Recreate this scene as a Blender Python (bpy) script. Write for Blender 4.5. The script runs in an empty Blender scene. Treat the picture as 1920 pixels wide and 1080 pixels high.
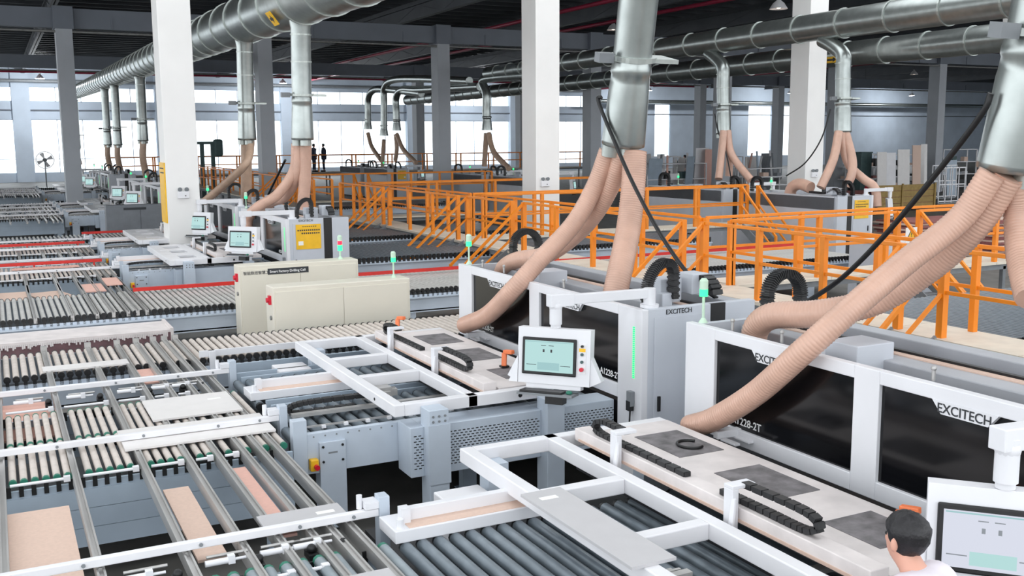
import bpy, bmesh, math, random
from mathutils import Vector, Matrix, Euler
random.seed(7)
SC = bpy.context.scene
COL = SC.collection

# ---------------------------------------------------------------- camera, world, exposure
F_PX, PITCH, ROLL, YAW, CAM_H = 1895.0, 0.144716, -0.006675, 0.4716, 3.3
fw = Vector((math.sin(YAW)*math.cos(PITCH), math.cos(YAW)*math.cos(PITCH), -math.sin(PITCH)))
rt = Vector((math.cos(YAW), -math.sin(YAW), 0)); up = rt.cross(fw)
r2 = rt*math.cos(ROLL) + up*math.sin(ROLL); u2 = -rt*math.sin(ROLL) + up*math.cos(ROLL)
cam_data = bpy.data.cameras.new('camera'); cam = bpy.data.objects.new('camera', cam_data); COL.objects.link(cam)
cam_data.sensor_width = 36.0; cam_data.lens = F_PX/1920*36.0; cam_data.clip_end = 500; cam_data.clip_start = 0.05
m = Matrix((r2, u2, -fw)).transposed().to_4x4(); m.translation = (0, 0, CAM_H)
cam.matrix_world = m
SC.camera = cam
vs = SC.view_settings
vs.view_transform = 'Standard'; vs.look = 'None'; vs.gamma = 1.0; vs.use_curve_mapping = False
vs.exposure = 0.16
w = bpy.data.worlds.new('daylight'); SC.world = w; w.use_nodes = True
bg = w.node_tree.nodes['Background']; bg.inputs[0].default_value = (0.93, 0.97, 1.0, 1); bg.inputs[1].default_value = 2.6

def ray(px, py):
    return fw + r2*((px-960)/F_PX) - u2*((py-540)/F_PX)
C0 = Vector((0, 0, CAM_H))
def onX(px, py, X): d = ray(px, py); return C0 + d*(X/d.x)
def onY(px, py, Y): d = ray(px, py); return C0 + d*(Y/d.y)
def onZ(px, py, Z): d = ray(px, py); return C0 + d*((Z-CAM_H)/d.z)

# ---------------------------------------------------------------- materials
def lin(c):
    return tuple(((v/255)/12.92 if v/255 <= 0.04045 else ((v/255+0.055)/1.055)**2.4) for v in c)
def mat(name, rgb, rough=0.5, metal=0.0, var=0.06, scale=6.0, emit=0.0, bump=0.0, stretch=None, alpha=None, spec=0.5, trans=0.0):
    M = bpy.data.materials.new(name); M.use_nodes = True
    nt = M.node_tree; b = nt.nodes['Principled BSDF']
    c = lin(rgb)
    b.inputs['Roughness'].default_value = rough; b.inputs['Metallic'].default_value = metal
    b.inputs['Specular IOR Level'].default_value = spec
    if var > 0:
        tc = nt.nodes.new('ShaderNodeTexCoord'); mp = nt.nodes.new('ShaderNodeMapping')
        if stretch: mp.inputs['Scale'].default_value = stretch
        nz = nt.nodes.new('ShaderNodeTexNoise'); nz.inputs['Scale'].default_value = scale; nz.inputs['Detail'].default_value = 5
        cr = nt.nodes.new('ShaderNodeValToRGB')
        cr.color_ramp.elements[0].position = 0.3; cr.color_ramp.elements[1].position = 0.72
        cr.color_ramp.elements[0].color = (*[max(0, v*(1-var*2)) for v in c], 1)
        cr.color_ramp.elements[1].color = (*[min(1, v*(1+var)) for v in c], 1)
        nt.links.new(tc.outputs['Object'], mp.inputs[0]); nt.links.new(mp.outputs[0], nz.inputs[0])
        nt.links.new(nz.outputs['Fac'], cr.inputs[0]); nt.links.new(cr.outputs[0], b.inputs['Base Color'])
        if bump > 0:
            bp = nt.nodes.new('ShaderNodeBump'); bp.inputs['Strength'].default_value = bump; bp.inputs['Distance'].default_value = 0.01
            nt.links.new(nz.outputs['Fac'], bp.inputs['Height']); nt.links.new(bp.outputs[0], b.inputs['Normal'])
    else:
        b.inputs['Base Color'].default_value = (*c, 1)
    if emit > 0:
        b.inputs['Emission Color'].default_value = (*c, 1); b.inputs['Emission Strength'].default_value = emit
    if trans > 0:
        b.inputs['Transmission Weight'].default_value = trans
    return M
WHITE = mat('white_paint', (228, 227, 230), 0.42, var=0.03, scale=3)
SHELL = mat('machine_white_paint', (226, 226, 230), 0.4, var=0.025, scale=2)
SIDE = mat('machine_grey_and_shaded_side', (196, 200, 208), 0.45, var=0.03, scale=2)  # greyer than the front white: side-face shade put into the colour; also grey parts
DUSTY = mat('dusty_white_plate', (222, 214, 212), 0.6, var=0.07, scale=5)
PAD = mat('worn_grey_pad', (126, 122, 124), 0.75, var=0.25, scale=9)
BASE = mat('pale_blue_grey_steel', (190, 200, 212), 0.45, var=0.04, scale=3)
BASE2 = mat('blue_grey_steel', (166, 180, 194), 0.5, var=0.05, scale=3)
DARKIN = mat('shade_and_slot_dark', (30, 30, 34), 0.6, var=0.15)  # near-black for shade put into the colour, also for slots and seams
TINT = mat('smoked_acrylic', (14, 14, 17), 0.12, var=0.2, scale=2.5)
BLACK = mat('black_plastic', (22, 22, 24), 0.45, var=0.15, scale=20)
CHAIN = mat('cable_chain_plastic', (34, 34, 36), 0.5, var=0.2, scale=30)
ROLL_L = mat('cream_roller_sleeve', (208, 198, 190), 0.45, var=0.07, scale=9)
ROLL_G = mat('grey_steel_roller', (198, 196, 192), 0.4, 0.1, var=0.08, scale=8)
ROLL_B = mat('grey_blue_roller', (150, 160, 166), 0.4, 0.2, var=0.08, scale=8)
ROLL_D = mat('dark_rubber_roller', (118, 128, 136), 0.33, 0.25, var=0.1, scale=8)
GREENCAP = mat('green_roller_belt', (40, 120, 98), 0.5, var=0.1)
ALU = mat('brushed_aluminium', (186, 184, 182), 0.38, 0.55, var=0.07, scale=10, stretch=(1, 0.2, 1))
ALU_D = mat('dull_aluminium', (140, 140, 138), 0.45, 0.4, var=0.1, scale=8)
GALV = mat('galvanised_steel', (170, 176, 174), 0.3, 0.88, var=0.07, scale=5)
GALV_R = mat('galvanised_flange', (186, 192, 188), 0.4, 0.7, var=0.06, scale=9)
ORANGE = mat('orange_paint', (240, 138, 22), 0.4, var=0.04, scale=4)
DECK = mat('cream_deck_board', (222, 212, 196), 0.6, var=0.06, scale=4)
STEELG = mat('grey_painted_steel', (128, 132, 136), 0.5, var=0.06)
CAB = mat('beige_cabinet_paint', (220, 214, 200), 0.45, var=0.02, scale=2)
RED = mat('red_guide_rail', (206, 42, 34), 0.4, var=0.05)
REDB = mat('red_button', (205, 20, 50), 0.35, var=0)
YEL = mat('yellow_paint', (245, 190, 30), 0.45, var=0.05)
PINKB = mat('raw_chipboard', (216, 188, 172), 0.7, var=0.03, scale=40)
PINKC = mat('pink_board', (222, 176, 162), 0.7, var=0.03, scale=30)
GREYB = mat('grey_laminate_board', (190, 188, 190), 0.4, var=0.02)
LIGHTB = mat('light_laminate_board', (222, 218, 216), 0.4, var=0.02)
REDWOOD = mat('red_brown_board', (150, 92, 88), 0.65, var=0.15, scale=10)
MAROON = mat('maroon_dusty_cloth', (112, 84, 88), 0.85, var=0.15, scale=6, bump=0.3)
COLW = mat('white_column_paint', (236, 234, 232), 0.5, var=0.015, scale=1.5)
COLG = mat('shaded_column_paint', (170, 174, 180), 0.55, var=0.03, scale=1.5)  # far columns greyed: their weaker light is put into the colour
WALLM = mat('blue_grey_wall_plaster', (196, 208, 222), 0.75, var=0.05, scale=0.6)
ROOFM = mat('dark_roof_sheet', (48, 52, 54), 0.8, var=0.1, scale=1.2)
BEAMM = mat('grey_beam_paint', (112, 118, 128), 0.6, var=0.05, scale=0.8)
TRUSS = mat('dark_steel_section', (70, 74, 80), 0.6, var=0.1, scale=1)
PIPE_R = mat('magenta_red_pipe', (150, 30, 62), 0.45, var=0.06)
FLOORM = mat('worn_concrete_floor', (108, 106, 102), 0.55, var=0.2, scale=1.6, bump=0.1)
HOSE = mat('peach_translucent_hose', (208, 169, 150), 0.32, var=0.06, scale=5)
HOSE_D = mat('tan_hose', (196, 166, 144), 0.4, var=0.08, scale=5)
SKIN = mat('skin', (214, 160, 140), 0.5, var=0.04)
HAIR = mat('black_hair', (26, 24, 28), 0.45, var=0.3, scale=60, bump=0.4)
SHIRT = mat('white_work_shirt', (226, 218, 226), 0.75, var=0.05, scale=10, bump=0.2)
NAVY = mat('navy_work_clothes', (44, 52, 74), 0.8, var=0.1)
REDSH = mat('dark_red_shirt', (150, 22, 40), 0.8, var=0.1)
BOOT = mat('dark_shoe', (28, 26, 26), 0.6, var=0.1)
PINKTOOL = mat('orange_plastic', (240, 128, 78), 0.45, var=0.05)
PAPER = mat('paper_label', (240, 240, 238), 0.6, var=0)
INK = mat('dark_ink', (50, 52, 56), 0.6, var=0)
INKW = mat('white_ink', (240, 240, 240), 0.6, var=0)
CARD = mat('olive_crate', (150, 124, 70), 0.7, var=0.12)
CLUT_G = mat('dull_green_bin', (70, 92, 92), 0.6, var=0.1)
GANTRY = mat('gantry_grey_paint', (176, 178, 184), 0.45, var=0.04, scale=3)
DKGREY = mat('dark_grey_machine_paint', (120, 124, 130), 0.5, var=0.05)
SCREEN = None
def emis(name, rgb, s):
    return mat(name, rgb, 0.4, var=0, emit=s)
GREENL = emis('green_signal_glow', (40, 235, 120), 2.2)
GREENS = emis('green_led_glow', (30, 230, 120), 1.2)
REDL = emis('red_signal_glow', (240, 30, 60), 1.6)
CLEARL = mat('pale_lamp_plastic', (196, 222, 200), 0.35, var=0)
def lit_screen(name, rgb, s):
    M = emis(name, rgb, s); M.node_tree.nodes['Principled BSDF'].inputs['Base Color'].default_value = (0.01, 0.01, 0.012, 1); return M
SCRN = lit_screen('pale_cyan_screen', (186, 228, 226), 0.78)
SCRN_W = lit_screen('white_screen', (222, 226, 240), 0.8)
PANEL = lit_screen('screen_panel_glow', (166, 212, 214), 0.72)
LAMPW = emis('lamp_glow', (255, 238, 220), 3.0)
# window glass: thin clear pane
GLASS = bpy.data.materials.new('clear_window_glass'); GLASS.use_nodes = True
_nt = GLASS.node_tree; _nt.nodes.clear()
_o = _nt.nodes.new('ShaderNodeOutputMaterial'); _mx = _nt.nodes.new('ShaderNodeMixShader'); _t = _nt.nodes.new('ShaderNodeBsdfTransparent'); _g = _nt.nodes.new('ShaderNodeBsdfGlossy')
_g.inputs['Roughness'].default_value = 0.05; _mx.inputs[0].default_value = 0.06; _t.inputs[0].default_value = (0.97, 0.99, 1, 1)
_nt.links.new(_t.outputs[0], _mx.inputs[1]); _nt.links.new(_g.outputs[0], _mx.inputs[2]); _nt.links.new(_mx.outputs[0], _o.inputs[0])

# ---------------------------------------------------------------- mesh helpers
class MB:
    def __init__(s): s.v = []; s.f = []; s.mi = []; s.sm = []; s.cur = 0
    def add(s, vs, fs, smooth=False):
        n = len(s.v); s.v += [Vector(p) for p in vs]
        for f in fs: s.f.append([i+n for i in f]); s.mi.append(s.cur); s.sm.append(smooth)
        return s
    def box(s, x0, x1, y0, y1, z0, z1):
        vs = [(x, y, z) for z in (z0, z1) for y in (y0, y1) for x in (x0, x1)]
        return s.add(vs, [(0,2,3,1), (4,5,7,6), (0,1,5,4), (2,6,7,3), (0,4,6,2), (1,3,7,5)])
    def obox(s, c, ax, ay, az, hx, hy, hz):
        c = Vector(c); ax = Vector(ax); ay = Vector(ay); az = Vector(az)
        vs = [c+ax*hx*i+ay*hy*j+az*hz*k for k in (-1, 1) for j in (-1, 1) for i in (-1, 1)]
        return s.add(vs, [(0,2,3,1), (4,5,7,6), (0,1,5,4), (2,6,7,3), (0,4,6,2), (1,3,7,5)])
    def bar(s, p, q, wd, h, upv=(0, 0, 1)):
        p = Vector(p); q = Vector(q); d = (q-p); L = d.length; d.normalize()
        u = Vector(upv)
        if abs(d.dot(u)) > 0.98: u = Vector((0, 1, 0))
        sd = d.cross(u).normalized(); u = sd.cross(d).normalized()
        return s.obox((p+q)/2, d, sd, u, L/2, wd/2, h/2)
    def cone(s, p, q, r0, r1, n=12, cap=True, smooth=True):
        p = Vector(p); q = Vector(q); d = (q-p).normalized()
        a = Vector((0, 0, 1)) if abs(d.z) < 0.9 else Vector((1, 0, 0))
        x = d.cross(a).normalized(); y = d.cross(x)
        vs = []
        for c, r in ((p, r0), (q, r1)):
            for i in range(n):
                t = 2*math.pi*i/n; vs.append(c+x*(r*math.cos(t))+y*(r*math.sin(t)))
        fs = [(i, (i+1) % n, n+(i+1) % n, n+i) for i in range(n)]
        s.add(vs, fs, smooth)
        if cap: s.add(vs, [tuple(range(n))[::-1], tuple(range(n, 2*n))])
        return s
    def cyl(s, p, q, r, n=12, cap=True, smooth=True): return s.cone(p, q, r, r, n, cap, smooth)
    def rev(s, p, axis, prof, n=16, smooth=True):      # prof: list of (t along axis, radius)
        p = Vector(p); d = Vector(axis).normalized()
        a = Vector((0, 0, 1)) if abs(d.z) < 0.9 else Vector((1, 0, 0))
        x = d.cross(a).normalized(); y = d.cross(x); vs = []
        for t, r in prof:
            for i in range(n):
                k = 2*math.pi*i/n; vs.append(p+d*t+x*(r*math.cos(k))+y*(r*math.sin(k)))
        fs = [(j*n+i, j*n+(i+1) % n, (j+1)*n+(i+1) % n, (j+1)*n+i) for j in range(len(prof)-1) for i in range(n)]
        return s.add(vs, fs, smooth)
    def tube(s, pts, rad, n=10, cap=True, smooth=True):
        pts = [Vector(p) for p in pts]; rads = rad if isinstance(rad, (list, tuple)) else [rad]*len(pts)
        T = []
        for i in range(len(pts)):
            a = pts[max(i-1, 0)]; b = pts[min(i+1, len(pts)-1)]; T.append((b-a).normalized())
        x = T[0].cross(Vector((0, 0, 1)))
        if x.length < 0.05: x = T[0].cross(Vector((1, 0, 0)))
        x.normalize(); vs = []
        for i, p in enumerate(pts):
            x = (x - T[i]*x.dot(T[i])).normalized(); y = T[i].cross(x)
            for k in range(n):
                t = 2*math.pi*k/n; vs.append(p+x*(rads[i]*math.cos(t))+y*(rads[i]*math.sin(t)))
        fs = [(j*n+i, j*n+(i+1) % n, (j+1)*n+(i+1) % n, (j+1)*n+i) for j in range(len(pts)-1) for i in range(n)]
        s.add(vs, fs, smooth)
        if cap: s.add(vs, [tuple(range(n))[::-1], tuple(range((len(pts)-1)*n, len(pts)*n))])
        return s
    def prism(s, poly, off):                            # poly: 3D points, off: extrusion vector
        poly = [Vector(p) for p in poly]; off = Vector(off); n = len(poly)
        vs = poly + [p+off for p in poly]
        return s.add(vs, [tuple(range(n))[::-1], tuple(range(n, 2*n))] + [(i, (i+1) % n, n+(i+1) % n, n+i) for i in range(n)])
    def sphere(s, c, r, nu=12, nv=8, sc=(1, 1, 1)):
        vs = []; c = Vector(c)
        for j in range(nv+1):
            t = math.pi*j/nv
            for i in range(nu):
                k = 2*math.pi*i/nu
                vs.append(c+Vector((math.sin(t)*math.cos(k)*r*sc[0], math.sin(t)*math.sin(k)*r*sc[1], math.cos(t)*r*sc[2])))
        fs = [(j*nu+i, (j+1)*nu+i, (j+1)*nu+(i+1) % nu, j*nu+(i+1) % nu) for j in range(nv) for i in range(nu)]
        return s.add(vs, fs, True)
    def mesh(s, name, mats, org=(0, 0, 0)):
        me = bpy.data.meshes.new(name); o = Vector(org)
        me.from_pydata([tuple(v-o) for v in s.v], [], s.f)
        for k in (mats if isinstance(mats, (list, tuple)) else [mats]): me.materials.append(k)
        me.polygons.foreach_set('material_index', s.mi); me.polygons.foreach_set('use_smooth', s.sm)
        me.validate(); bm = bmesh.new(); bm.from_mesh(me); bmesh.ops.recalc_face_normals(bm, faces=bm.faces); bm.to_mesh(me); bm.free()
        me.update(); return me
    def build(s, name, mats, parent=None, bevel=0.0):
        org = wloc(parent) if parent else Vector((0, 0, 0))
        ob = bpy.data.objects.new(name, s.mesh(name, mats, org)); COL.objects.link(ob)
        if parent: ob.parent = parent
        if bevel > 0:
            md = ob.modifiers.new('edge', 'BEVEL'); md.width = bevel; md.segments = 2; md.limit_method = 'ANGLE'
        return ob
def wloc(o):
    v = Vector((0, 0, 0))
    while o: v += o.location; o = o.parent
    return v
def tag(o, label, cat=None, group=None, kind=None):
    if label: o['label'] = label
    if cat: o['category'] = cat
    if group: o['group'] = group
    if kind: o['kind'] = kind
    return o
def thing(name, loc, label, cat, group=None):
    o = bpy.data.objects.new(name, None); COL.objects.link(o); o.location = loc; o.empty_display_size = 0.1
    return tag(o, label, cat, group)
def single(mb, name, mats, base, label, cat, group=None, bevel=0.0):   # one-mesh thing with its origin at base
    ob = bpy.data.objects.new(name, mb.mesh(name, mats, base)); COL.objects.link(ob); ob.location = base
    if bevel > 0:
        md = ob.modifiers.new('edge', 'BEVEL'); md.width = bevel; md.segments = 2; md.limit_method = 'ANGLE'
    return tag(ob, label, cat, group)
def inst(name, me, loc, parent):
    ob = bpy.data.objects.new(name, me); COL.objects.link(ob); ob.parent = parent; ob.location = Vector(loc)-wloc(parent); return ob
def copy_tree(o, off, label=None, group=None, parent=None):
    c = o.copy(); COL.objects.link(c)
    if parent: c.parent = parent
    else:
        c.location = o.location + Vector(off)
        if label: c['label'] = label
        if group: c['group'] = group
    for ch in o.children: copy_tree(ch, off, parent=c)
    return c
def struct(mb, name, mats, parent=None, bevel=0.0):
    o = mb.build(name, mats, parent, bevel)
    if not parent: o['kind'] = 'structure'
    return o
def text(name, body, size, origin, xdir, updir, m, parent, align='LEFT', ext=0.001):
    cu = bpy.data.curves.new(name, 'FONT'); cu.body = body; cu.size = size; cu.extrude = ext; cu.align_x = align; cu.align_y = 'CENTER'; cu.offset = size*0.012
    cu.materials.append(m)
    ob = bpy.data.objects.new(name, cu); COL.objects.link(ob)
    x = Vector(xdir).normalized(); y = Vector(updir).normalized(); z = x.cross(y)
    mm = Matrix((x, y, z)).transposed().to_4x4(); mm.translation = Vector(origin)-(wloc(parent) if parent else Vector())
    bpy.context.view_layer.update()
    me = bpy.data.meshes.new_from_object(ob.evaluated_get(bpy.context.evaluated_depsgraph_get()))
    bpy.data.objects.remove(ob); ob = bpy.data.objects.new(name, me); COL.objects.link(ob)
    ob.parent = parent; ob.matrix_local = mm
    return ob
def catmull(pts, n=12):
    P = [Vector(p) for p in pts]; P = [P[0]*2-P[1]] + P + [P[-1]*2-P[-2]]; out = []
    for i in range(1, len(P)-2):
        for k in range(n):
            t = k/n; a, b, c, d = P[i-1:i+3]
            out.append(0.5*((2*b)+(c-a)*t+(2*a-5*b+4*c-d)*t*t+(3*b-a-3*c+d)*t**3))
    out.append(P[-2]); return out

ORD = ['first', 'second', 'third', 'fourth', 'fifth', 'sixth', 'seventh', 'eighth', 'ninth', 'tenth', 'eleventh', 'twelfth', 'thirteenth', 'fourteenth', 'fifteenth', 'sixteenth', 'seventeenth', 'eighteenth', 'nineteenth', 'twentieth', 'twenty-first', 'twenty-second', 'twenty-third', 'twenty-fourth', 'twenty-fifth', 'twenty-sixth']
PAIR = 16.93      # distance from one pair of machines to the next
# ================================================================ STRUCTURE
fl = MB().box(-25, 130, -25, 100, -0.2, 0); struct(fl, 'floor', FLOORM)
# far wall with window openings
BAY = 8.2; YB = 98.0
wx = [-24.5, -10, 2.6, 14.3, 25.8, 38.7, 50.5, 61.3]          # pilaster centres
wb = struct(MB().box(-25, 62, YB, YB+0.4, 0, 0.75).box(-25, 62, YB, YB+0.4, 5.4, 6.9).box(-25, 130, YB, YB+0.4, 8.2, 11.5), 'wall_back', WALLM)
pil = MB()
for x in wx: pil.box(x-0.7, x+0.7, YB-0.25, YB+0.4, 0, 11)
struct(pil, 'pilaster', WALLM, wb)
sol = MB()
edges = [62, 68.6, 70.9, 82.4, 86.2, 88.0, 90.5, 130]
for a, b in zip(edges[0::2], edges[1::2]): sol.box(a, b, YB, YB+0.4, 0, 8.2)
for a, b in zip(edges[1:-1:2], edges[2:-1:2]): sol.box(a, b, YB, YB+0.4, 0, 1.2).box(a, b, YB, YB+0.4, 7.4, 8.2)
struct(sol, 'solid_wall', WALLM, wb)
struct(MB().box(-25, 130, YB-0.12, YB, 6.15, 6.25), 'trim_1', BEAMM)
n_w = 0
for i in range(len(wx)-1):
    a, b = wx[i]+0.7, wx[i+1]-0.7
    for (z0, z1) in ((0.75, 5.4), (6.9, 8.2)):
        n_w += 1
        fr = MB()
        fr.box(a, b, YB+0.05, YB+0.12, z0, z0+0.07).box(a, b, YB+0.05, YB+0.12, z1-0.07, z1)
        nm = 5
        for k in range(nm+1):
            x = a+(b-a)*k/nm; fr.box(x-0.03, x+0.03, YB+0.05, YB+0.12, z0, z1)
        if z1-z0 > 2: fr.box(a, b, YB+0.05, YB+0.12, z0+1.2, z0+1.25)
        wo = struct(fr, 'window_%d' % n_w, WALLM)
        for k in range(nm):
            x0 = a+(b-a)*k/nm+0.03; x1 = a+(b-a)*(k+1)/nm-0.03
            MB().box(x0, x1, YB+0.08, YB+0.09, z0+0.07, z1-0.07).build('pane', GLASS, wo)
for a, b in zip(edges[1:-1:2], edges[2:-1:2]):
    n_w += 1
    fr = MB().box(a, b, YB+0.05, YB+0.12, 1.2, 1.3).box(a, b, YB+0.05, YB+0.12, 7.3, 7.4).box(a, a+0.1, YB+0.05, YB+0.12, 1.2, 7.4).box(b-0.1, b, YB+0.05, YB+0.12, 1.2, 7.4)
    wo = struct(fr, 'window_%d' % n_w, WALLM)
    MB().box(a+0.1, b-0.1, YB+0.08, YB+0.09, 1.3, 7.3).build('pane', GLASS, wo)
# side walls far out of view keep the hall closed on the right
struct(MB().box(129.6, 130, -25, 98, 0, 11.5), 'wall_right', WALLM)
# roof with unseen skylight slots added to light the front of the hall
SKY = [(-2, 3), (8, 13), (18, 23)]
rf = MB(); y = -8
for a, b in SKY+[(100, 100)]:
    rf.box(-25, 130, y, a, 10.6, 10.8); y = b
roof = struct(rf, 'ceiling', ROOFM)
pu = MB()
for k in range(40): pu.box(-25, 130, 38+1.5*k, 38.12+1.5*k, 10.25, 10.6)
struct(pu, 'purlin', TRUSS, roof)
for k, X in enumerate([2.9+BAY*i for i in range(-1, 12)]):
    rb = MB().box(X-0.15, X+0.15, 26, 98, 9.3, 9.36).box(X-0.15, X+0.15, 26, 98, 9.95, 10.0).box(X-0.02, X+0.02, 26, 98, 9.3, 10.2)
    for j in range(12): rb.bar((X, 27+6*j, 9.35), (X, 30+6*j, 9.97), 0.08, 0.08).bar((X, 30+6*j, 9.97), (X, 33+6*j, 9.35), 0.08, 0.08)
    struct(rb, 'roof_beam', TRUSS)
for yb in (44.0, 67.3):
    mb = MB().box(-25, 120, yb-0.2, yb+0.2, 7.75, 8.5)
    for k in range(34): mb.box(-20+4.1*k, -19.95+4.1*k, yb-0.24, yb-0.2, 7.75, 8.2)
    b_ = struct(mb, 'cross_beam', BEAMM)
    MB().cyl((-25, yb-0.3, 7.6), (120, yb-0.3, 7.6), 0.05, 8).build('conduit', ALU_D, b_)
# columns
col_pos = [(3.93, 24.95), (13.65, 24.95), (23.37, 24.95), (33.3, 24.95)]
EMG = []
for i, (x, y) in enumerate(col_pos):
    c = struct(MB().box(x-0.37, x+0.37, y-0.41, y+0.41, 0, 10.6), 'column', COLW, bevel=0.01)
    MB().box(x-0.41, x+0.41, y-0.45, y+0.45, 0, 0.25).build('plinth', COLW, c)
for y in (44.0, 67.3):
    for k in range(-1, 8):
        x = 2.4+8.2*k + (0.45 if k == 0 else 0)
        if y > 60 and k < 2: continue
        struct(MB().box(x-0.3, x+0.3, y-0.4, y+0.4, 0, 7.75), 'column', COLG)
        struct(MB().box(x-0.36, x+0.36, y-0.45, y+0.45, 7.7, 8.55), 'column_head_beam', BEAMM)
# emergency lamps and signs on the white columns
def emergency(px, py, yf, label):
    p = onY(px, py, yf)
    t = thing('emergency_light', (p.x, yf, p.z-0.2), label, 'emergency light', 'twin emergency lights on the columns')
    MB().box(p.x-0.13, p.x+0.13, yf-0.07, yf-0.001, p.z-0.17, p.z-0.01).build('housing', WHITE, t, 0.01)
    for s in (-1, 1):
        MB().cone((p.x+0.075*s, yf-0.0, p.z+0.045), (p.x+0.075*s, yf-0.07, p.z+0.035), 0.035, 0.052, 12).build('lamp_head', STEELG, t)
    MB().box(p.x+0.03, p.x+0.06, yf-0.073, yf-0.07, p.z-0.12, p.z-0.1).build('indicator', INK, t)
emergency(343, 358, 24.54, 'white twin emergency light on the column with the yellow strip sign')
emergency(1021, 338, 24.54, 'white twin emergency light on the column behind the orange railing')
emergency(1526, 322, 24.54, 'white twin emergency light on the column between two dust pipe drops')
ys = MB().box(3.53, 3.558, 24.58, 25.3, 1.45, 2.85)
ysn = thing('column_notice', (3.54, 24.95, 1.45), 'narrow yellow notice board on the side of a white column', 'sign')
ys.build('board', YEL, ysn)
for k in range(2): MB().box(3.525, 3.53, 24.65, 25.2-0.06*(k % 3), 2.7-k*0.1, 2.73-k*0.1).build('text_line', INK, ysn)

# sprinkler pipes
def pipe(pts, r, m, name, label, cat, n=8):
    p0 = Vector(pts[0]); mb = MB().tube(pts, r, n)
    return single(mb, name, m, p0, label, cat)
pipe([(-20, 90, 8.95), (70, 90, 8.95)], 0.09, PIPE_R, 'sprinkler_pipe', 'long magenta pipe running across in front of the far windows', 'pipe')
pipe([(22, 95, 9.0), (22, 74, 8.7), (22, 30, 8.7)], 0.09, PIPE_R, 'sprinkler_pipe', 'magenta pipe running down the hall beside the branched grey duct', 'pipe')
pipe([(26.5, 97, 8.9), (26.5, 30, 8.8)], 0.09, PIPE_R, 'sprinkler_pipe', 'magenta pipe rising toward the white column with the raised duct', 'pipe')
pipe([(52, 97, 8.75), (52, 35, 8.75)], 0.1, PIPE_R, 'sprinkler_pipe', 'magenta pipe under the roof to the far side of the wide ducts', 'pipe')
pipe([(60, 97, 8.85), (60, 40, 8.95)], 0.1, PIPE_R, 'sprinkler_pipe', 'magenta pipe low under the roof by the blue wall', 'pipe')
pipe([(22.4, 80, 9.0), (22.4, 80, 0.0)], 0.1, PIPE_R, 'standpipe', 'upright magenta standpipe near the far hanging hose drops', 'pipe')
pipe([(60, 96, 7.55), (125, 96, 7.55)], 0.22, GALV, 'wall_pipe', 'slim galvanised pipe along the blue far wall', 'pipe', 10)
pipe([(-20, 96.5, 8.6), (60, 96.5, 8.6)], 0.12, STEELG, 'wall_conduit', 'dark conduit above the upper row of far windows', 'pipe', 8)
# high bay lamps
def high_bay(px, py, Y, label):
    p = onY(px, py, Y)
    t = thing('high_bay_lamp', (p.x, p.y, p.z-0.2), label, 'lamp', 'high bay lamps under the roof')
    MB().rev((p.x, p.y, p.z+0.25), (0, 0, -1), [(0, 0.06), (0.12, 0.09), (0.2, 0.2), (0.42, 0.34)], 14).build('shade', WHITE, t)
    MB().cyl((p.x, p.y, p.z+0.2), (p.x, p.y, 10.62), 0.015, 6).build('suspension', BLACK, t)
    MB().sphere((p.x, p.y, p.z-0.05), 0.12, 10, 6).build('bulb', LAMPW, t)
for x_ in (4, 24, 44, 64, 84, 104):  # row of lamps added only to brighten the far wall
    t = thing('high_bay_lamp', (x_, 92.5, 8.6), 'added high bay lamp lighting the far wall, %s counted from the grey pillar side' % ORD[(x_-4)//20], 'lamp', 'added lamps lighting the far wall')
    MB().rev((x_, 92.5, 9.0), (0, 0, -1), [(0, 0.06), (0.12, 0.09), (0.2, 0.2), (0.42, 0.34)], 14).build('shade', WHITE, t)
    MB().cyl((x_, 92.5, 9.0), (x_, 92.5, 10.62), 0.015, 6).build('suspension', BLACK, t)
    MB().sphere((x_, 92.5, 8.72), 0.12, 10, 6).build('bulb', LAMPW, t)
    ld = bpy.data.lights.new('wall_fill_light', 'POINT'); ld.energy = 1500; ld.shadow_soft_size = 0.3; ld.color = (0.93, 0.97, 1.0)
    lo = bpy.data.objects.new('wall_fill_light', ld); COL.objects.link(lo); lo.parent = t; lo.location = (0, 0, -0.1)
high_bay(1460, 8, 30, 'high bay lamp with white shade just above the upper grey duct')
high_bay(1714, 136, 62, 'small high bay lamp between the magenta pipes at the far wall')
high_bay(1622, 160, 70, 'small high bay lamp beside the white column and blue wall')
high_bay(1150, 50, 46, 'high bay lamp beyond the thick vertical duct')

# ================================================================ DUCTS
def duct_run(name, X, z, y0, y1, r0, r1, step, label, mats=GALV, rise=0.0):
    """round spiral duct along Y, radius r0 near to r1 far, in flanged lengths"""
    t = thing(name, (X, y0, z-r0), label, 'duct')
    y = y0; k = 0
    while y < y1-0.01:
        e = min(y+step*(1.0 if k < 18 else 0.75), y1); f0 = (y-y0)/(y1-y0); f1 = (e-y0)/(y1-y0)
        # stepped reductions
        ra = r0+(r1-r0)*f0; rb = r0+(r1-r0)*f1
        MB().cone((X, y, z+rise*y), (X, e, z+rise*e), ra, rb, 28, False).build('duct_length', mats, t)
        MB().rev((X, y-0.03, z+rise*y), (0, 1, 0), [(0, ra*0.99), (0, ra+0.028), (0.05, ra+0.028), (0.05, ra*0.99)], 28, False).build('flange', GALV_R, t)
        y = e; k += 1
    MB().cone((X, y1, z+rise*y1), (X, y1+0.05, z+rise*y1), r1, r1*0.9, 28, True).build('end_cap', mats, t)
    return t
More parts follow.
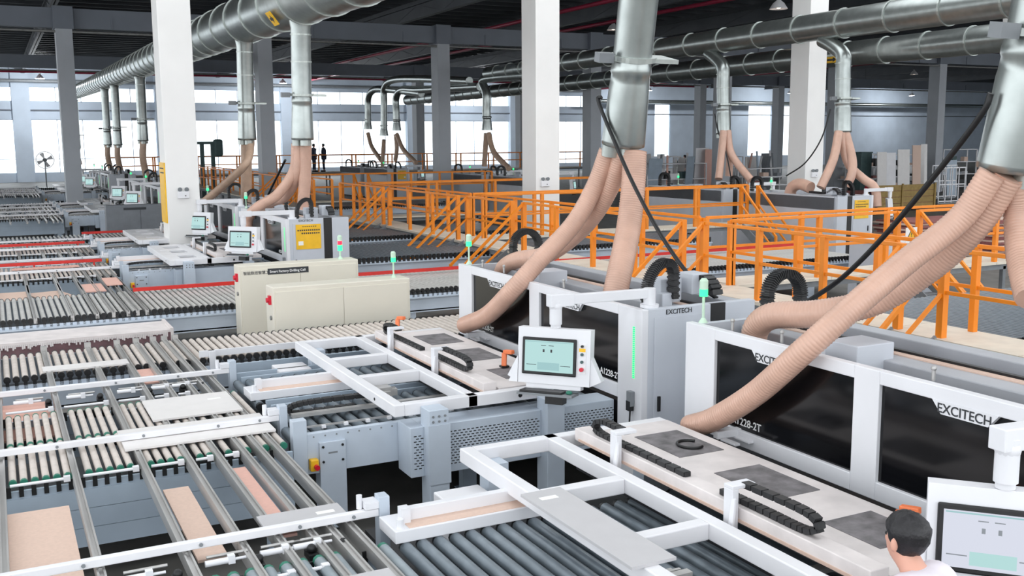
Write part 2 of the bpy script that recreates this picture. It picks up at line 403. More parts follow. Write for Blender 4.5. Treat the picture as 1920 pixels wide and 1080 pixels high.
def drop(t, top, bot, r, elbow=None, cone=True):
    """vertical drop from a duct with gate valve collar and cone; bot = hose manifold centre"""
    top = Vector(top); bot = Vector(bot); d = (bot-top).normalized()
    L = (bot-top).length
    s = L-0.95
    if elbow is None:
        MB().rev(top, d, [(0, r*1.15), (0.15, r), (s, r)], 18).build('drop_pipe', GALV, t)
    else:
        pts = [Vector(elbow), Vector(elbow)+(top-Vector(elbow))*0.5+Vector((0, 0, 0.05)), top, top+d*0.4, top+d*s]
        MB().tube(catmull(pts, 5), r, 16).build('drop_pipe', GALV, t)
    for f in (0.18, 0.55):
        MB().rev(top+d*(s*f), d, [(0, r), (0, r+0.012), (0.03, r+0.012), (0.03, r)], 18, False).build('seam', GALV_R, t)
    g = top+d*s
    gate = MB().rev(g, d, [(0, r*0.9), (0, r+0.05), (0.05, r+0.05), (0.05, r*0.9)], 18, False)
    ax = Vector((1, 0, 0)); gate.obox(g+d*0.03+ax*0.12, ax, d.cross(ax).normalized(), d, r*1.75, r*0.8, 0.022)
    gate.build('gate_valve', GALV_R, t)
    MB().rev(g, d, [(0.05, r*0.98), (0.1, r*1.02), (0.13, r*1.05), (0.18, r*1.05), (0.2, r*1.0), (0.28, r*1.02), (0.33, r*1.05), (0.9, r*1.14), (0.95, r*1.14), (0.95, 0.01)], 18).build('cone', GALV, t)
    for k in range(3):
        a = 2*math.pi*k/3+0.6
        MB().cyl(bot+Vector((math.cos(a), math.sin(a), 0))*r*0.62-d*0.02, bot+Vector((math.cos(a), math.sin(a), 0))*r*0.62+d*0.12, 0.1, 12).build('spigot', GALV_R, t)
    MB().obox(g+d*0.03-ax*(r+0.14), ax, d.cross(ax).normalized(), d, 0.09, 0.05, 0.05).build('actuator', STEELG, t)

MAIN = duct_run('main_duct', 5.9, 6.0, -2, 84, 0.63, 0.45, 1.75, 'large galvanised duct with ring flanges over the drilling machines', rise=0.0128)
for bot, top in (((6.1, 9.29, 3.25), (6.02, 8.75, 5.6)), ((6.27, 4.68, 3.08), (6.19, 4.25, 5.6)),
                 ((5.85, 21.1, 3.35), (5.85, 20.95, 5.62)), ((5.85, 26.3, 3.37), (5.85, 26.1, 5.65)),
                 ((5.85, 38.2, 3.4), (5.85, 38.1, 5.7)), ((5.85, 46.2, 3.4), (5.85, 46.0, 5.75)),
                 ((5.85, 56.0, 3.2), (5.85, 55.9, 5.8)), ((5.85, 61.0, 3.2), (5.85, 60.9, 5.8)), ((5.85, 83.0, 3.0), (5.85, 82.9, 6.0))):
    drop(MAIN, (top[0], top[1], 6.0+0.0128*top[1]-0.5), bot, 0.205)
# yellow flow arrow on the main duct
pa = onX(514, 32, 5.9-0.44)
arr = MB().obox((5.9-0.6*0.8, pa.y, 6.22-0.6*0.62), (0, 1, 0), Vector((0.61, 0, -0.79)), Vector((-0.79, 0, -0.61)), 0.17, 0.16, 0.012)
ar_o = arr.build('arrow_label', YEL, MAIN); ar_o['label'] = 'yellow label with black flow arrow'
c_ = Vector((5.9-0.6*0.8, pa.y, 6.22-0.6*0.62))+Vector((-0.79, 0, -0.61))*0.014; ux = Vector((0, -1, 0)); uy = Vector((-0.61, 0, 0.79))
MB().prism([c_+ux*a+uy*b for a, b in ((-0.1, -0.035), (0.01, -0.035), (0.01, -0.09), (0.11, 0), (0.01, 0.09), (0.01, 0.035), (-0.1, 0.035))], Vector((-0.79, 0, -0.61))*0.004).build('arrow', INK, ar_o)

R1 = duct_run('branch_duct', 20.9, 6.4, 4, 43.3, 0.45, 0.3, 1.7, 'upper grey duct with an elbowed end above the orange walkways')
drop(R1, (20.9, 21.0, 5.55), (20.9, 20.9, 3.46), 0.205, elbow=(20.9, 21.8, 6.03))
drop(R1, (20.8, 26.0, 5.55), (20.8, 25.9, 3.46), 0.205, elbow=(20.85, 26.8, 6.05))
R2 = duct_run('branch_duct', 25.3, 6.05, 6, 65, 0.43, 0.32, 1.6, 'lower grey duct behind the upper duct and the white column')
MB().cyl((25.3, 47, 0.0), (25.3, 47, 5.8), 0.22, 14).build('riser', GALV, R2)
pa = onX(1560, 112, 24.85); lb = MB().box(24.84, 24.865, pa.y-0.3, pa.y+0.3, pa.z-0.1, pa.z+0.1).build('arrow_label', YEL, R2)
MB().prism([(24.835, pa.y-a, pa.z+b) for a, b in ((-0.2, -0.03), (0.05, -0.03), (0.05, -0.08), (0.2, 0), (0.05, 0.08), (0.05, 0.03), (-0.2, 0.03))], (-0.004, 0, 0)).build('arrow', INK, lb)
# far elbowed branch pipes
def branch(pts, r, label, bots=True):
    P = [Vector(p) for p in pts]
    t = thing('branch_pipe', P[-1], label, 'duct', 'elbowed dust pipes in the far middle')
    MB().tube(catmull(P, 6), r, 14).build('pipe', GALV, t)
    b = P[-1]
    MB().rev(b+Vector((0, 0, 0.5)), (0, 0, -1), [(0, r), (0.05, r+0.05), (0.1, r), (0.2, r*1.05), (0.6, r*1.3), (0.65, r*1.3)], 14).build('cone', GALV, t)
    return t
def farp(px, py, Y): return onX(px, py, 20.85+(Y-52.0)*0.02)
YF = 52.0
for pts, lab in (
    ([farp(1000, 140, YF), farp(930, 145, YF), farp(905, 152, YF), farp(912, 175, YF), farp(912, 210, YF), farp(913, 238, YF)], 'grey elbowed pipe dropping from the duct end beside the white column'),
    ([farp(880, 152, YF+1), farp(790, 148, YF+1), farp(738, 150, YF+1), farp(721, 165, YF+1), farp(720, 200, YF+1), farp(720, 250, YF+1)], 'dark slim elbowed pipe on the long horizontal run'),
    ([farp(900, 162, YF+6), farp(790, 168, YF+6), farp(755, 168, YF+6), farp(743, 182, YF+6), farp(743, 210, YF+6), farp(744, 240, YF+6)], 'grey elbowed pipe next to the magenta standpipe'),
    ([farp(790, 175, YF+8), farp(730, 168, YF+8), farp(703, 168, YF+8), farp(691, 182, YF+8), farp(690, 210, YF+8), farp(690, 238, YF+8)], 'grey elbowed pipe furthest from the standpipe')):
    branch(pts, 0.2, lab)

# hoses: list of (px, py, X)
def hose(path, r, label, m=HOSE, rib=True, n=14):
    P = catmull([onX(*p) for p in path], 60 if rib else 10)
    # even spacing
    out = [P[0]]; acc = 0; step = 0.0085 if rib else 0.12
    for a, b in zip(P[:-1], P[1:]):
        L = (b-a).length; s = 0
        while acc + (L-s) >= step:
            s += step-acc; acc = 0; out.append(a+(b-a)*(s/L))
        acc += L-s
    rad = [r*(1+(0.035 if k % 3 == 0 else -0.015)) for k in range(len(out))] if rib else r
    return single(MB().tube(out, rad, n), 'flexible_hose', m, out[-1], label, 'hose', 'dust extraction hoses')
hose([(1140, 283, 6.0), (1115, 350, 5.9), (1075, 420, 5.65), (1010, 490, 5.2), (960, 545, 4.93), (915, 590, 4.88), (870, 610, 4.86)], 0.1, 'peach hose crossing the front window of the machine with the green strip')
hose([(1168, 283, 6.1), (1140, 360, 6.05), (1095, 425, 5.95), (1030, 475, 5.8), (972, 487, 5.6), (947, 500, 5.55), (938, 520, 5.55)], 0.1, 'peach hose entering the machine top beside the round cable loop')
hose([(1190, 285, 6.15), (1187, 350, 6.1), (1178, 430, 6.0), (1162, 510, 5.75), (1148, 575, 5.6)], 0.13, 'short thick ribbed peach hose hanging straight down behind the console arm')
hose([(1860, 325, 6.0), (1800, 410, 5.9), (1700, 490, 5.6), (1600, 575, 5.2), (1510, 655, 4.93), (1420, 735, 4.86), (1340, 785, 4.84), (1292, 800, 4.84)], 0.09, 'long peach hose sweeping across the front windows of the nearer machine')
hose([(1890, 330, 6.15), (1830, 420, 6.1), (1745, 500, 6.0), (1640, 565, 5.8), (1530, 588, 5.55), (1450, 592, 5.42), (1420, 612, 5.4), (1412, 640, 5.4)], 0.105, 'peach hose curving down into the top of the nearer machine')
hose([(1908, 335, 6.25), (1912, 400, 6.3), (1918, 480, 6.2), (1935, 560, 6.0)], 0.105, 'peach hose dropping straight at the picture edge')
hose([(556, 270, 5.8), (551, 320, 5.75), (520, 365, 5.4), (484, 388, 5.0), (466, 410, 4.9), (464, 450, 4.85)], 0.11, 'peach hose bending over the machine with the yellow notice', n=10)
hose([(562, 270, 5.85), (556, 330, 5.8), (535, 368, 5.7), (508, 380, 5.6), (498, 400, 5.6)], 0.11, 'peach hose tucked behind the bent hose above the yellow notice', n=10)
hose([(573, 268, 5.95), (572, 330, 5.95), (568, 392, 5.9)], 0.13, 'straight ribbed peach hose above the machine with the yellow notice', n=10)
hose([(462, 268, 5.85), (462, 330, 5.85), (461, 385, 5.85)], 0.14, 'straight brownish hose behind the white column', HOSE_D, n=10)
hose([(470, 268, 5.95), (462, 305, 5.6), (420, 347, 5.2), (383, 378, 4.9)], 0.1, 'pale slanting hose behind the white column', HOSE_D, n=10)
hose([(1573, 248, 20.67), (1562, 300, 20.33), (1536, 358, 19.87)], 0.12, 'peach hose slanting down beside the white column at the wide ducts', rib=False)
hose([(1577, 248, 20.78), (1590, 305, 20.90), (1618, 335, 21.13), (1640, 352, 21.24), (1645, 390, 21.24)], 0.12, 'peach hose bending over the corner of the rear machine', rib=False)
hose([(1585, 248, 20.90), (1598, 300, 20.90), (1596, 330, 20.78), (1583, 355, 20.67)], 0.12, 'peach hose curling into the top of the rear machine', rib=False)
hose([(1520, 352, 19.87), (1500, 345, 19.87), (1485, 352, 19.87), (1480, 370, 19.87)], 0.16, 'short curled peach hose on the rear machine top', rib=False)
hose([(1357, 245, 20.56), (1352, 295, 20.44), (1347, 340, 20.21)], 0.12, 'peach hose hanging straight from the pipe by the blue wall', rib=False)
hose([(1364, 245, 20.73), (1372, 290, 20.78), (1412, 343, 20.90)], 0.12, 'peach hose slanting toward the column from the pipe by the blue wall', rib=False)
hose([(1364, 245, 20.84), (1368, 290, 20.84), (1366, 335, 20.84)], 0.12, 'peach hose hanging behind two others by the blue wall', rib=False)
for k, (path, lab) in enumerate((
    ([(690, 250, 20.84), (697, 275, 20.84), (714, 300, 20.84)], 'pale hose swinging from the furthest elbowed pipe'),
    ([(720, 262, 20.84), (718, 290, 20.84), (717, 318, 20.84)], 'dark hose under the slim elbowed pipe'),
    ([(744, 252, 20.84), (756, 280, 20.84), (781, 306, 20.84)], 'pale hose swinging beside the magenta standpipe'),
    ([(742, 252, 20.84), (744, 280, 20.84), (741, 302, 20.84)], 'short pale hose hanging by the magenta standpipe'),
    ([(912, 250, 20.84), (910, 280, 20.84), (908, 312, 20.84)], 'straight pale hose below the pipe near the white column'),
    ([(916, 250, 20.84), (926, 285, 20.84), (955, 317, 20.84)], 'slanting pale hose below the pipe near the white column'))):
    hose(path, 0.13, lab, HOSE_D, rib=False, n=8)
for px, Y_, lab in ((268, 46.2, 'pale hose on the drop next to the white column in the dim row'), (226, 56, 'pale hose on the paired drops, nearer the column'), (207, 61, 'pale hose on the paired drops, nearer the grey pillar'), (152, 83, 'pale hose on the last drop at the duct end')):
    a = Vector((5.85, Y_, 3.35)); mb = MB().tube(catmull([a, a+Vector((-0.05, 0, -0.7)), a+Vector((0.1, 0.2, -1.6))], 6), 0.15, 8)
    single(mb, 'flexible_hose', HOSE_D, a+Vector((0.1, 0.2, -1.6)), lab, 'hose', 'dust extraction hoses')
# hanging cables
def cable(pts, r, label):
    P = catmull(pts, 8); return single(MB().tube(P, r, 8), 'cable', BLACK, P[-1], label, 'cable')
cable([onX(1128, 182, 5.85), onX(1122, 190, 5.83), onX(1150, 260, 5.85), onX(1190, 350, 5.9), onX(1245, 450, 5.95), onX(1300, 525, 6.05), onX(1345, 560, 6.2)], 0.022, 'black cable hanging in front of the thick duct drop')
cable([onX(1858, 175, 6.0), onX(1840, 215, 6.0), onX(1760, 320, 6.05), onX(1660, 440, 6.1), onX(1580, 520, 6.2), onX(1515, 565, 6.3)], 0.022, 'black cable slanting from the picture edge to the cable loop')
cable([onX(1557, 205, 20.56), onX(1540, 260, 20.33), onX(1510, 305, 20.10), onX(1474, 330, 19.87)], 0.02, 'thin black cable sagging across the white column')
cable([onX(1340, 213, 20.56), onX(1346, 245, 20.56), onX(1362, 290, 20.56), onX(1372, 340, 20.56)], 0.02, 'thin black cable beside the hoses by the blue wall')
cable([onX(535, 300, 6.6), onX(510, 350, 6.5), onX(498, 375, 6.4)], 0.03, 'black cable slanting behind the machine with the yellow notice')

# ================================================================ DRILLING MACHINES
def chain_arch(mb, p, q, h, wd, axis):
    """cable chain arch from p up to height h and down to q; wd along axis"""
    p = Vector(p); q = Vector(q); axis = Vector(axis).normalized(); mid = (p+q)/2; R = (q-p)/2
    path = [p+Vector((0, 0, h*0.0)), p+Vector((0, 0, h*0.5))]
    for k in range(9):
        a = math.pi*k/8; path.append(mid - R*math.cos(a) + Vector((0, 0, h*0.55+R.length*math.sin(a))))
    path += [q+Vector((0, 0, h*0.5)), q]
    P = catmull(path, 4)
    for a, b in zip(P[:-1], P[1:]):
        d = (b-a); L = d.length
        if L < 1e-4: continue
        d = d/L; n = d.cross(axis)
        mb.obox((a+b)/2, d, axis, n, L*0.46, wd/2, 0.03)
        mb.obox((a+b)/2, d, axis, n, L*0.2, wd/2+0.006, 0.037)
    return mb
def chain_path(mb, P, wd, axis, th=0.03):
    axis = Vector(axis)
    P = catmull(P, 6); out = [P[0]]
    for p in P[1:]:
        if (p-out[-1]).length > 0.035: out.append(p)
    for a, b in zip(out[:-1], out[1:]):
        d = (b-a); L = d.length; d = d/L; n = d.cross(axis).normalized()
        mb.obox((a+b)/2, d, axis, n, L*0.42, wd/2, th)
        mb.obox((a+b)/2, d, axis, n, L*0.5, wd/2*0.85, th*0.8)
    return mb

def hmi(t, ox, oy, sx, screen=SCRN, dx=0.0, dy=0.0):
    """operator console hung from an arm; sits in front of the machine corner (ox, oy)"""
    cx, cy, cz = ox-(0.83-dx)*sx, oy+0.13+dy, 1.45
    phi = math.radians(48)
    r = Vector((math.cos(phi)*sx, -math.sin(phi), 0)); n = Vector((-math.sin(phi)*sx, -math.cos(phi), 0)); u = Vector((0, 0, 1))
    tilt = 0.10; n2 = (n*math.cos(tilt)+u*math.sin(tilt)).normalized(); u2_ = (u*math.cos(tilt)-n*math.sin(tilt)).normalized()
    C = Vector((cx, cy, cz))
    def P(a, b, c): return C + r*a + u2_*b + n2*c
    def bx(mb, a0, a1, b0, b1, c0, c1):
        return mb.obox(P((a0+a1)/2, (b0+b1)/2, (c0+c1)/2), r, u2_, n2, (a1-a0)/2, (b1-b0)/2, (c1-c0)/2)
    h = bx(MB(), -0.33, 0.33, -0.25, 0.24, -0.12, 0.0)
    h.prism([P(-0.33, 0.02, -0.12), P(-0.42, -0.22, -0.14), P(-0.42, -0.25, -0.02), P(-0.33, -0.25, 0.0), P(-0.33, 0.02, 0)], r*0.01)
    h.prism([P(-0.33, 0.0, -0.02), P(-0.43, -0.2, -0.02), P(-0.33, -0.25, -0.02)], -n2*0.1)
    h.prism([P(0.33, 0.0, -0.02), P(0.43, -0.2, -0.02), P(0.33, -0.25, -0.02)], -n2*0.1)
    bx(h, -0.25, 0.25, -0.29, -0.24, -0.1, -0.01)
    cons = h.build('control_panel', SHELL, t, 0.008)
    bx(MB(), -0.285, 0.21, -0.17, 0.155, 0.0, 0.018).build('bezel', BLACK, cons, 0.012)
    bx(MB(), -0.258, 0.183, -0.142, 0.128, 0.018, 0.021).build('screen', screen, cons)
    ic = MB()
    for a in (-0.085, -0.015):
        bx(ic, a-0.008, a+0.008, 0.03, 0.055, 0.021, 0.0225); bx(ic, a-0.025, a+0.02, 0.085, 0.09, 0.021, 0.0225)
    bx(ic, -0.24, -0.15, -0.085, -0.08, 0.021, 0.0225); bx(ic, 0.07, 0.16, -0.085, -0.08, 0.021, 0.0225)
    bx(MB(), -0.25, 0.175, 0.115, 0.122, 0.021, 0.022).build('screen_bar', PANEL, cons)
    bx(MB(), -0.14, 0.06, -0.125, -0.06, 0.021, 0.0215).build('screen_table', PANEL if screen is SCRN else SCRN, cons)
    ic.build('screen_graphics', INK if screen is SCRN else STEELG, cons)
    bx(MB(), 0.225, 0.295, -0.14, 0.13, 0.0, 0.004).build('button_plate', WHITE, cons)
    for b, mm, rr in ((0.1, BLACK, 0.012), (0.03, CLUT_G, 0.013), (-0.035, CLUT_G, 0.013)):
        MB().cyl(P(0.26, b, 0.004), P(0.26, b, 0.022), rr, 10).build('button', mm, cons)
    bx(MB(), 0.232, 0.288, 0.052, 0.082, 0.004, 0.007).build('warning_label', YEL, cons)
    MB().cyl(P(0.26, -0.1, 0.004), P(0.26, -0.1, 0.03), 0.018, 12).build('emergency_button', REDB, cons)
    tray = bx(MB(), -0.28, 0.22, -0.335, -0.315, -0.06, 0.14)
    tray.build('keyboard_tray', STEELG, t)
    bx(MB(), -0.26, 0.12, -0.315, -0.295, -0.01, 0.13).build('keyboard', BLACK, t, 0.004)
    MB().sphere(P(0.17, -0.3, 0.06), 0.03, 10, 6, (1, 1, 0.6)).build('mouse', GREENCAP, t)
    bx(MB(), -0.06, 0.1, -0.42, -0.335, -0.1, 0.02).build('tray_bracket', BLACK, t)
    # arm: up from the console, elbow, across to the machine corner
    top = C + u*0.24 - n*0.06
    a0 = Vector((top.x, top.y, 1.93)); a1 = Vector((ox+0.16*sx, oy+0.12, 1.93)); a2 = Vector((ox+0.16*sx, oy+0.12, 1.8))
    arm = MB()
    arm.cyl(top, (top.x, top.y, 1.83), 0.045, 14).cyl((top.x, top.y, 1.72), (top.x, top.y, 1.80), 0.055, 14).sphere((top.x, top.y, 1.88), 0.06, 12, 8)
    arm.cyl((top.x, top.y, 1.8), a0, 0.055, 14)
    arm.bar(a0, a1, 0.07, 0.085).bar(a0+(a0-a1).normalized()*0.07, a0+(a1-a0).normalized()*0.16, 0.1, 0.11)
    arm.cyl(a1+Vector((0, 0, 0.045)), a2, 0.055, 14).cyl(a2+Vector((0, 0, 0.03)), a2, 0.085, 14)
    arm.build('console_arm', SHELL, t, 0.006)

def lamp_on(t, x, y, z, lit, name='signal_light', h=0.22):
    p = MB().cyl((x, y, z), (x, y, z+h), 0.012, 8).cone((x, y, z), (x, y, z+0.04), 0.04, 0.015, 10).build(name, CLEARL, t)
    MB().cyl((x, y, z+h), (x, y, z+h+0.06), 0.035, 12).build('lamp_segment', lit, p)
    MB().cyl((x, y, z+h+0.06), (x, y, z+h+0.13), 0.036, 12).cone((x, y, z+h+0.13), (x, y, z+h+0.15), 0.036, 0.02, 12).build('lamp_cap', CLEARL, p)
    return p

def machine(ox, oy, sx, label, group, yellow=False, shellm=SHELL, detail=True, screen=SCRN, hd=(0, 0)):
    """drilling machine; front plane at X=ox facing -X*sx, width 4 m along +Y, 1.26 m deep"""
    t = thing('drilling_machine', (ox, oy, 0), label, 'machine', group)
    def B(mb, a0, a1, b0, b1, z0, z1):
        xs = sorted((ox+a0*sx, ox+a1*sx)); return mb.box(xs[0], xs[1], oy+b0, oy+b1, z0, z1)
    fr = MB()
    B(fr, 0, 0.07, 0, 0.39, 0.06, 1.8); B(fr, 0, 0.07, 1.92, 2.14, 0.925, 1.8); B(fr, 0, 0.07, 3.62, 4.0, 0.925, 1.8)
    B(fr, 0, 0.07, 0.39, 1.92, 1.71, 1.8); B(fr, 0, 0.07, 2.14, 3.62, 1.71, 1.8)
    B(fr, 0, 0.07, 0.39, 1.92, 0.925, 1.05); B(fr, 0, 0.07, 2.14, 3.62, 0.925, 1.05)
    fr.build('front_frame', shellm, t, 0.006)
    for (b0, b1) in ((0.39, 1.92), (2.14, 3.62)):
        wn = B(MB(), 0.03, 0.04, b0, b1, 1.05, 1.71).build('window_pane', TINT, t)
        tb = MB(); off = b0-0.39
        yA = (1.5, 1.43, 1.1, 1.03) if b0 < 1 else (3.17, 3.1, 2.77, 2.70)
        tb.prism([(ox-0.004*sx, oy+yA[0], 1.715), (ox-0.004*sx, oy+yA[1], 1.632), (ox-0.004*sx, oy+yA[2], 1.632), (ox-0.004*sx, oy+yA[3], 1.715)], (0.03*sx, 0, 0))
        lt = tb.build('logo_tab', shellm, t)
        if detail:
            c = (yA[0]+yA[3])/2
            text('lettering', 'EXCITECH', 0.082, (ox-0.006*sx, oy+c, 1.668), (0, -1*sx, 0), (0, 0, 1), INK, lt, 'CENTER')
            yt = 3.42 if b0 > 1 else 0.74
            text('lettering', 'A1228-2T', 0.085, (ox+0.027*sx, oy+yt, 1.11), (0, -1*sx, 0), (0, 0, 1), INKW, wn, 'LEFT')
    # side cabinet facing -Y
    sd = MB(); B(sd, 0.07, 0.76, 0.0, 0.09, 0.06, 1.8); B(sd, 0.93, 1.28, 0.0, 0.09, 0.06, 1.8); B(sd, 0.76, 0.93, 0.03, 0.09, 0.06, 1.8)
    sd.build('side_panel', SIDE, t, 0.004)
    B(MB(), 0.76, 0.93, 0.0, 0.03, 0.1, 1.8).build('black_strip', BLACK, t)
    dr = B(MB(), 0.13, 0.72, -0.012, 0.0, 0.2, 1.72).build('cabinet_door', SIDE, t, 0.004)
    B(MB(), 0.165, 0.195, -0.03, -0.012, 0.86, 1.0).build('handle', BLACK, dr, 0.004)
    if detail:
        text('lettering', 'EXCITECH', 0.062, (ox+(0.4)*sx, oy-0.003, 1.762), (1, 0, 0), (0, 0, 1), INK, t, 'CENTER')
    B(MB(), 0.07, 1.28, 3.93, 4.0, 0.06, 1.78).build('end_panel', SIDE, t)
    if sx < 0:
        B(MB(), 1.26, 1.3, 0.09, 3.93, 0.06, 1.8).build('rear_panel', DKGREY if False else SIDE, t)
    # inner bed, beams
    B(MB(), 0.07, 1.2, 0.09, 3.93, 0.0, 0.86).build('machine_bed', DARKIN, t)  # bed coloured near-black so the inside behind the windows reads as shade
    gb = MB(); B(gb, 0.5, 0.86, 0.1, 3.9, 1.36, 1.74); gb.build('gantry_beam', GANTRY, t, 0.01)
    B(MB(), 0.7, 0.77, 0.1, 3.9, 1.74, 1.75).build('guide_strip', PINKB, t)
    B(MB(), 0.78, 0.82, 0.2, 3.8, 1.74, 1.765).build('gear_rack', BLACK, t)
    B(MB(), 0.495, 0.5, 0.1, 3.9, 1.6, 1.606).build('beam_seam', DARKIN, t)
    B(MB(), 1.12, 1.3, 0.09, 3.93, 1.42, 1.77).build('rear_beam', GANTRY, t, 0.01)
    # heads
    hed = MB(); B(hed, 0.18, 0.5, 2.72, 3.1, 1.45, 1.72); B(hed, 0.24, 0.6, 2.35, 2.66, 1.62, 1.86); hed.build('drill_head', SIDE, t, 0.008)
    mo = MB(); B(mo, 0.16, 0.3, 2.52, 2.64, 1.5, 1.68); B(mo, 0.3, 0.42, 2.2, 2.32, 1.4, 1.66); mo.build('motor', BLACK, t)
    h2 = MB(); B(h2, 0.55, 0.8, 0.5, 0.72, 1.74, 1.98); B(h2, 0.86, 1.06, 0.42, 0.66, 1.82, 2.02); B(h2, 0.5, 0.62, 0.4, 0.5, 1.5, 1.86); h2.build('drill_carriage', SIDE, t, 0.01)
    ch = chain_arch(MB(), (ox+0.62*sx, oy+3.72, 1.72), (ox+0.98*sx, oy+3.72, 1.72), 0.52, 0.1, (0, 1, 0)); ch.build('cable_chain', CHAIN, t)
    ch = chain_arch(MB(), (ox+0.34*sx, oy+0.42, 1.66), (ox+0.64*sx, oy+0.42, 1.8), 0.45, 0.1, (0, 1, 0)); ch.build('cable_chain', CHAIN, t)
    ch = chain_path(MB(), [(ox+1.0*sx, oy+1.3, 1.86), (ox+1.0*sx, oy+0.7, 1.86), (ox+1.0*sx, oy+0.4, 1.98), (ox+1.0*sx, oy+0.25, 1.9), (ox+1.0*sx, oy+0.22, 1.8)], 0.12, (1, 0, 0)); ch.build('cable_chain', CHAIN, t)
    lamp_on(t, ox+0.1*sx, oy+3.9, 1.8, GREENL)
    if detail:
        led = MB()
        for k in range(26): B(led, -0.006, 0, 0.112, 0.138, 1.16+0.0185*k, 1.171+0.0185*k)
        led.build('status_light_strip', GREENS, t)
        pd = MB(); B(pd, -0.05, 0, 0.1, 0.17, 0.9, 1.04); p_ = pd.build('hand_pendant', STEELG, t, 0.006)
        mb = MB(); B(mb, -0.055, -0.01, 0.105, 0.165, 0.86, 0.95); mb.tube(catmull([(ox-0.03*sx, oy+0.13, 0.87), (ox-0.035*sx, oy+0.14, 0.7), (ox-0.03*sx, oy+0.2, 0.5)], 5), 0.008, 6); mb.build('pendant_plug', BLACK, p_)
        for yy in (3.55, 2.98, 1.6): MB().cyl((ox+0.12*sx, oy+yy, 1.79), (ox+0.12*sx, oy+yy, 1.86), 0.012, 8).sphere((ox+0.12*sx, oy+yy, 1.87), 0.018, 8, 6).build('stop_pin', ALU, t)
        la = MB(); B(la, -0.2, 0.03, 3.3, 3.36, 1.0, 1.06); B(la, -0.05, 0.0, 3.12, 3.3, 0.99, 1.01); B(la, -0.18, -0.13, 3.12, 3.3, 0.99, 1.01); la.build('clamp_arm', SHELL, t, 0.005)
    if yellow:
        ys_ = B(MB(), 0.19, 0.69, -0.03, -0.014, 1.2, 1.69); yo = ys_.build('yellow_notice', YEL, t)
        y_ = MB()
        for k, (a, b, z, hh) in enumerate(((0.32, 0.6, 1.64, 0.015), (0.22, 0.66, 1.56, 0.03), (0.3, 0.66, 1.5, 0.03))):
            x = a
            while x < b: B(y_, x, x+0.026, -0.033, -0.03, z, z+hh); x += 0.042
        y_.build('notice_text', INK, yo)
        B(MB(), 0.23, 0.33, -0.033, -0.03, 1.28, 1.36).build('notice_slip', PAPER, yo)
    hmi(t, ox, oy, sx, screen, *hd)
    return t

OX = 5.05
M0 = machine(OX, 2.72, 1, 'white drilling machine with long dark windows next to the man with black hair', 'drilling machines', screen=SCRN_W, hd=(-0.18, 0.09))
M1 = machine(OX, 7.36, 1, 'white drilling machine with a bright green light strip beside its corner', 'drilling machines')
M2 = machine(OX, 19.65, 1, 'drilling machine carrying a yellow notice, behind the beige cabinets', 'drilling machines', yellow=True)
M3 = machine(OX, 24.29, 1, 'drilling machine directly behind the one with the yellow notice', 'drilling machines')
for k_, Y0 in enumerate((19.65+PAIR, 24.29+PAIR, 19.65+2*PAIR, 24.29+2*PAIR)): copy_tree(M3, (0, Y0-24.29, 0), 'dim grey drilling machine, %s in the row beyond the white column' % ORD[k_], 'far drilling machines')
# mirrored machines to the right, rear side toward the viewer
MR = machine(20.85, 19.65, -1, 'grey machine seen from the rear with yellow notice beside the bent hose', 'rear-facing machines', yellow=True, detail=False)
copy_tree(MR, (0, 4.64, 0), 'grey rear-facing machine next behind the one at the bent hose', 'rear-facing machines')
copy_tree(MR, (0, PAIR, 0), 'grey rear-facing machine beside the tall white column with orange stairs in front', 'rear-facing machines')
for k_ in (0, 1): copy_tree(MR, (0, 2*PAIR+4.64*k_, 0), 'dark rear-facing machine below the far elbowed pipes, %s' % ['nearer of two', 'farther of two'][k_], 'far rear-facing machines')
copy_tree(MR, (0, PAIR+4.64, 0), 'grey rear-facing machine half hidden behind the tall white column', 'rear-facing machines')

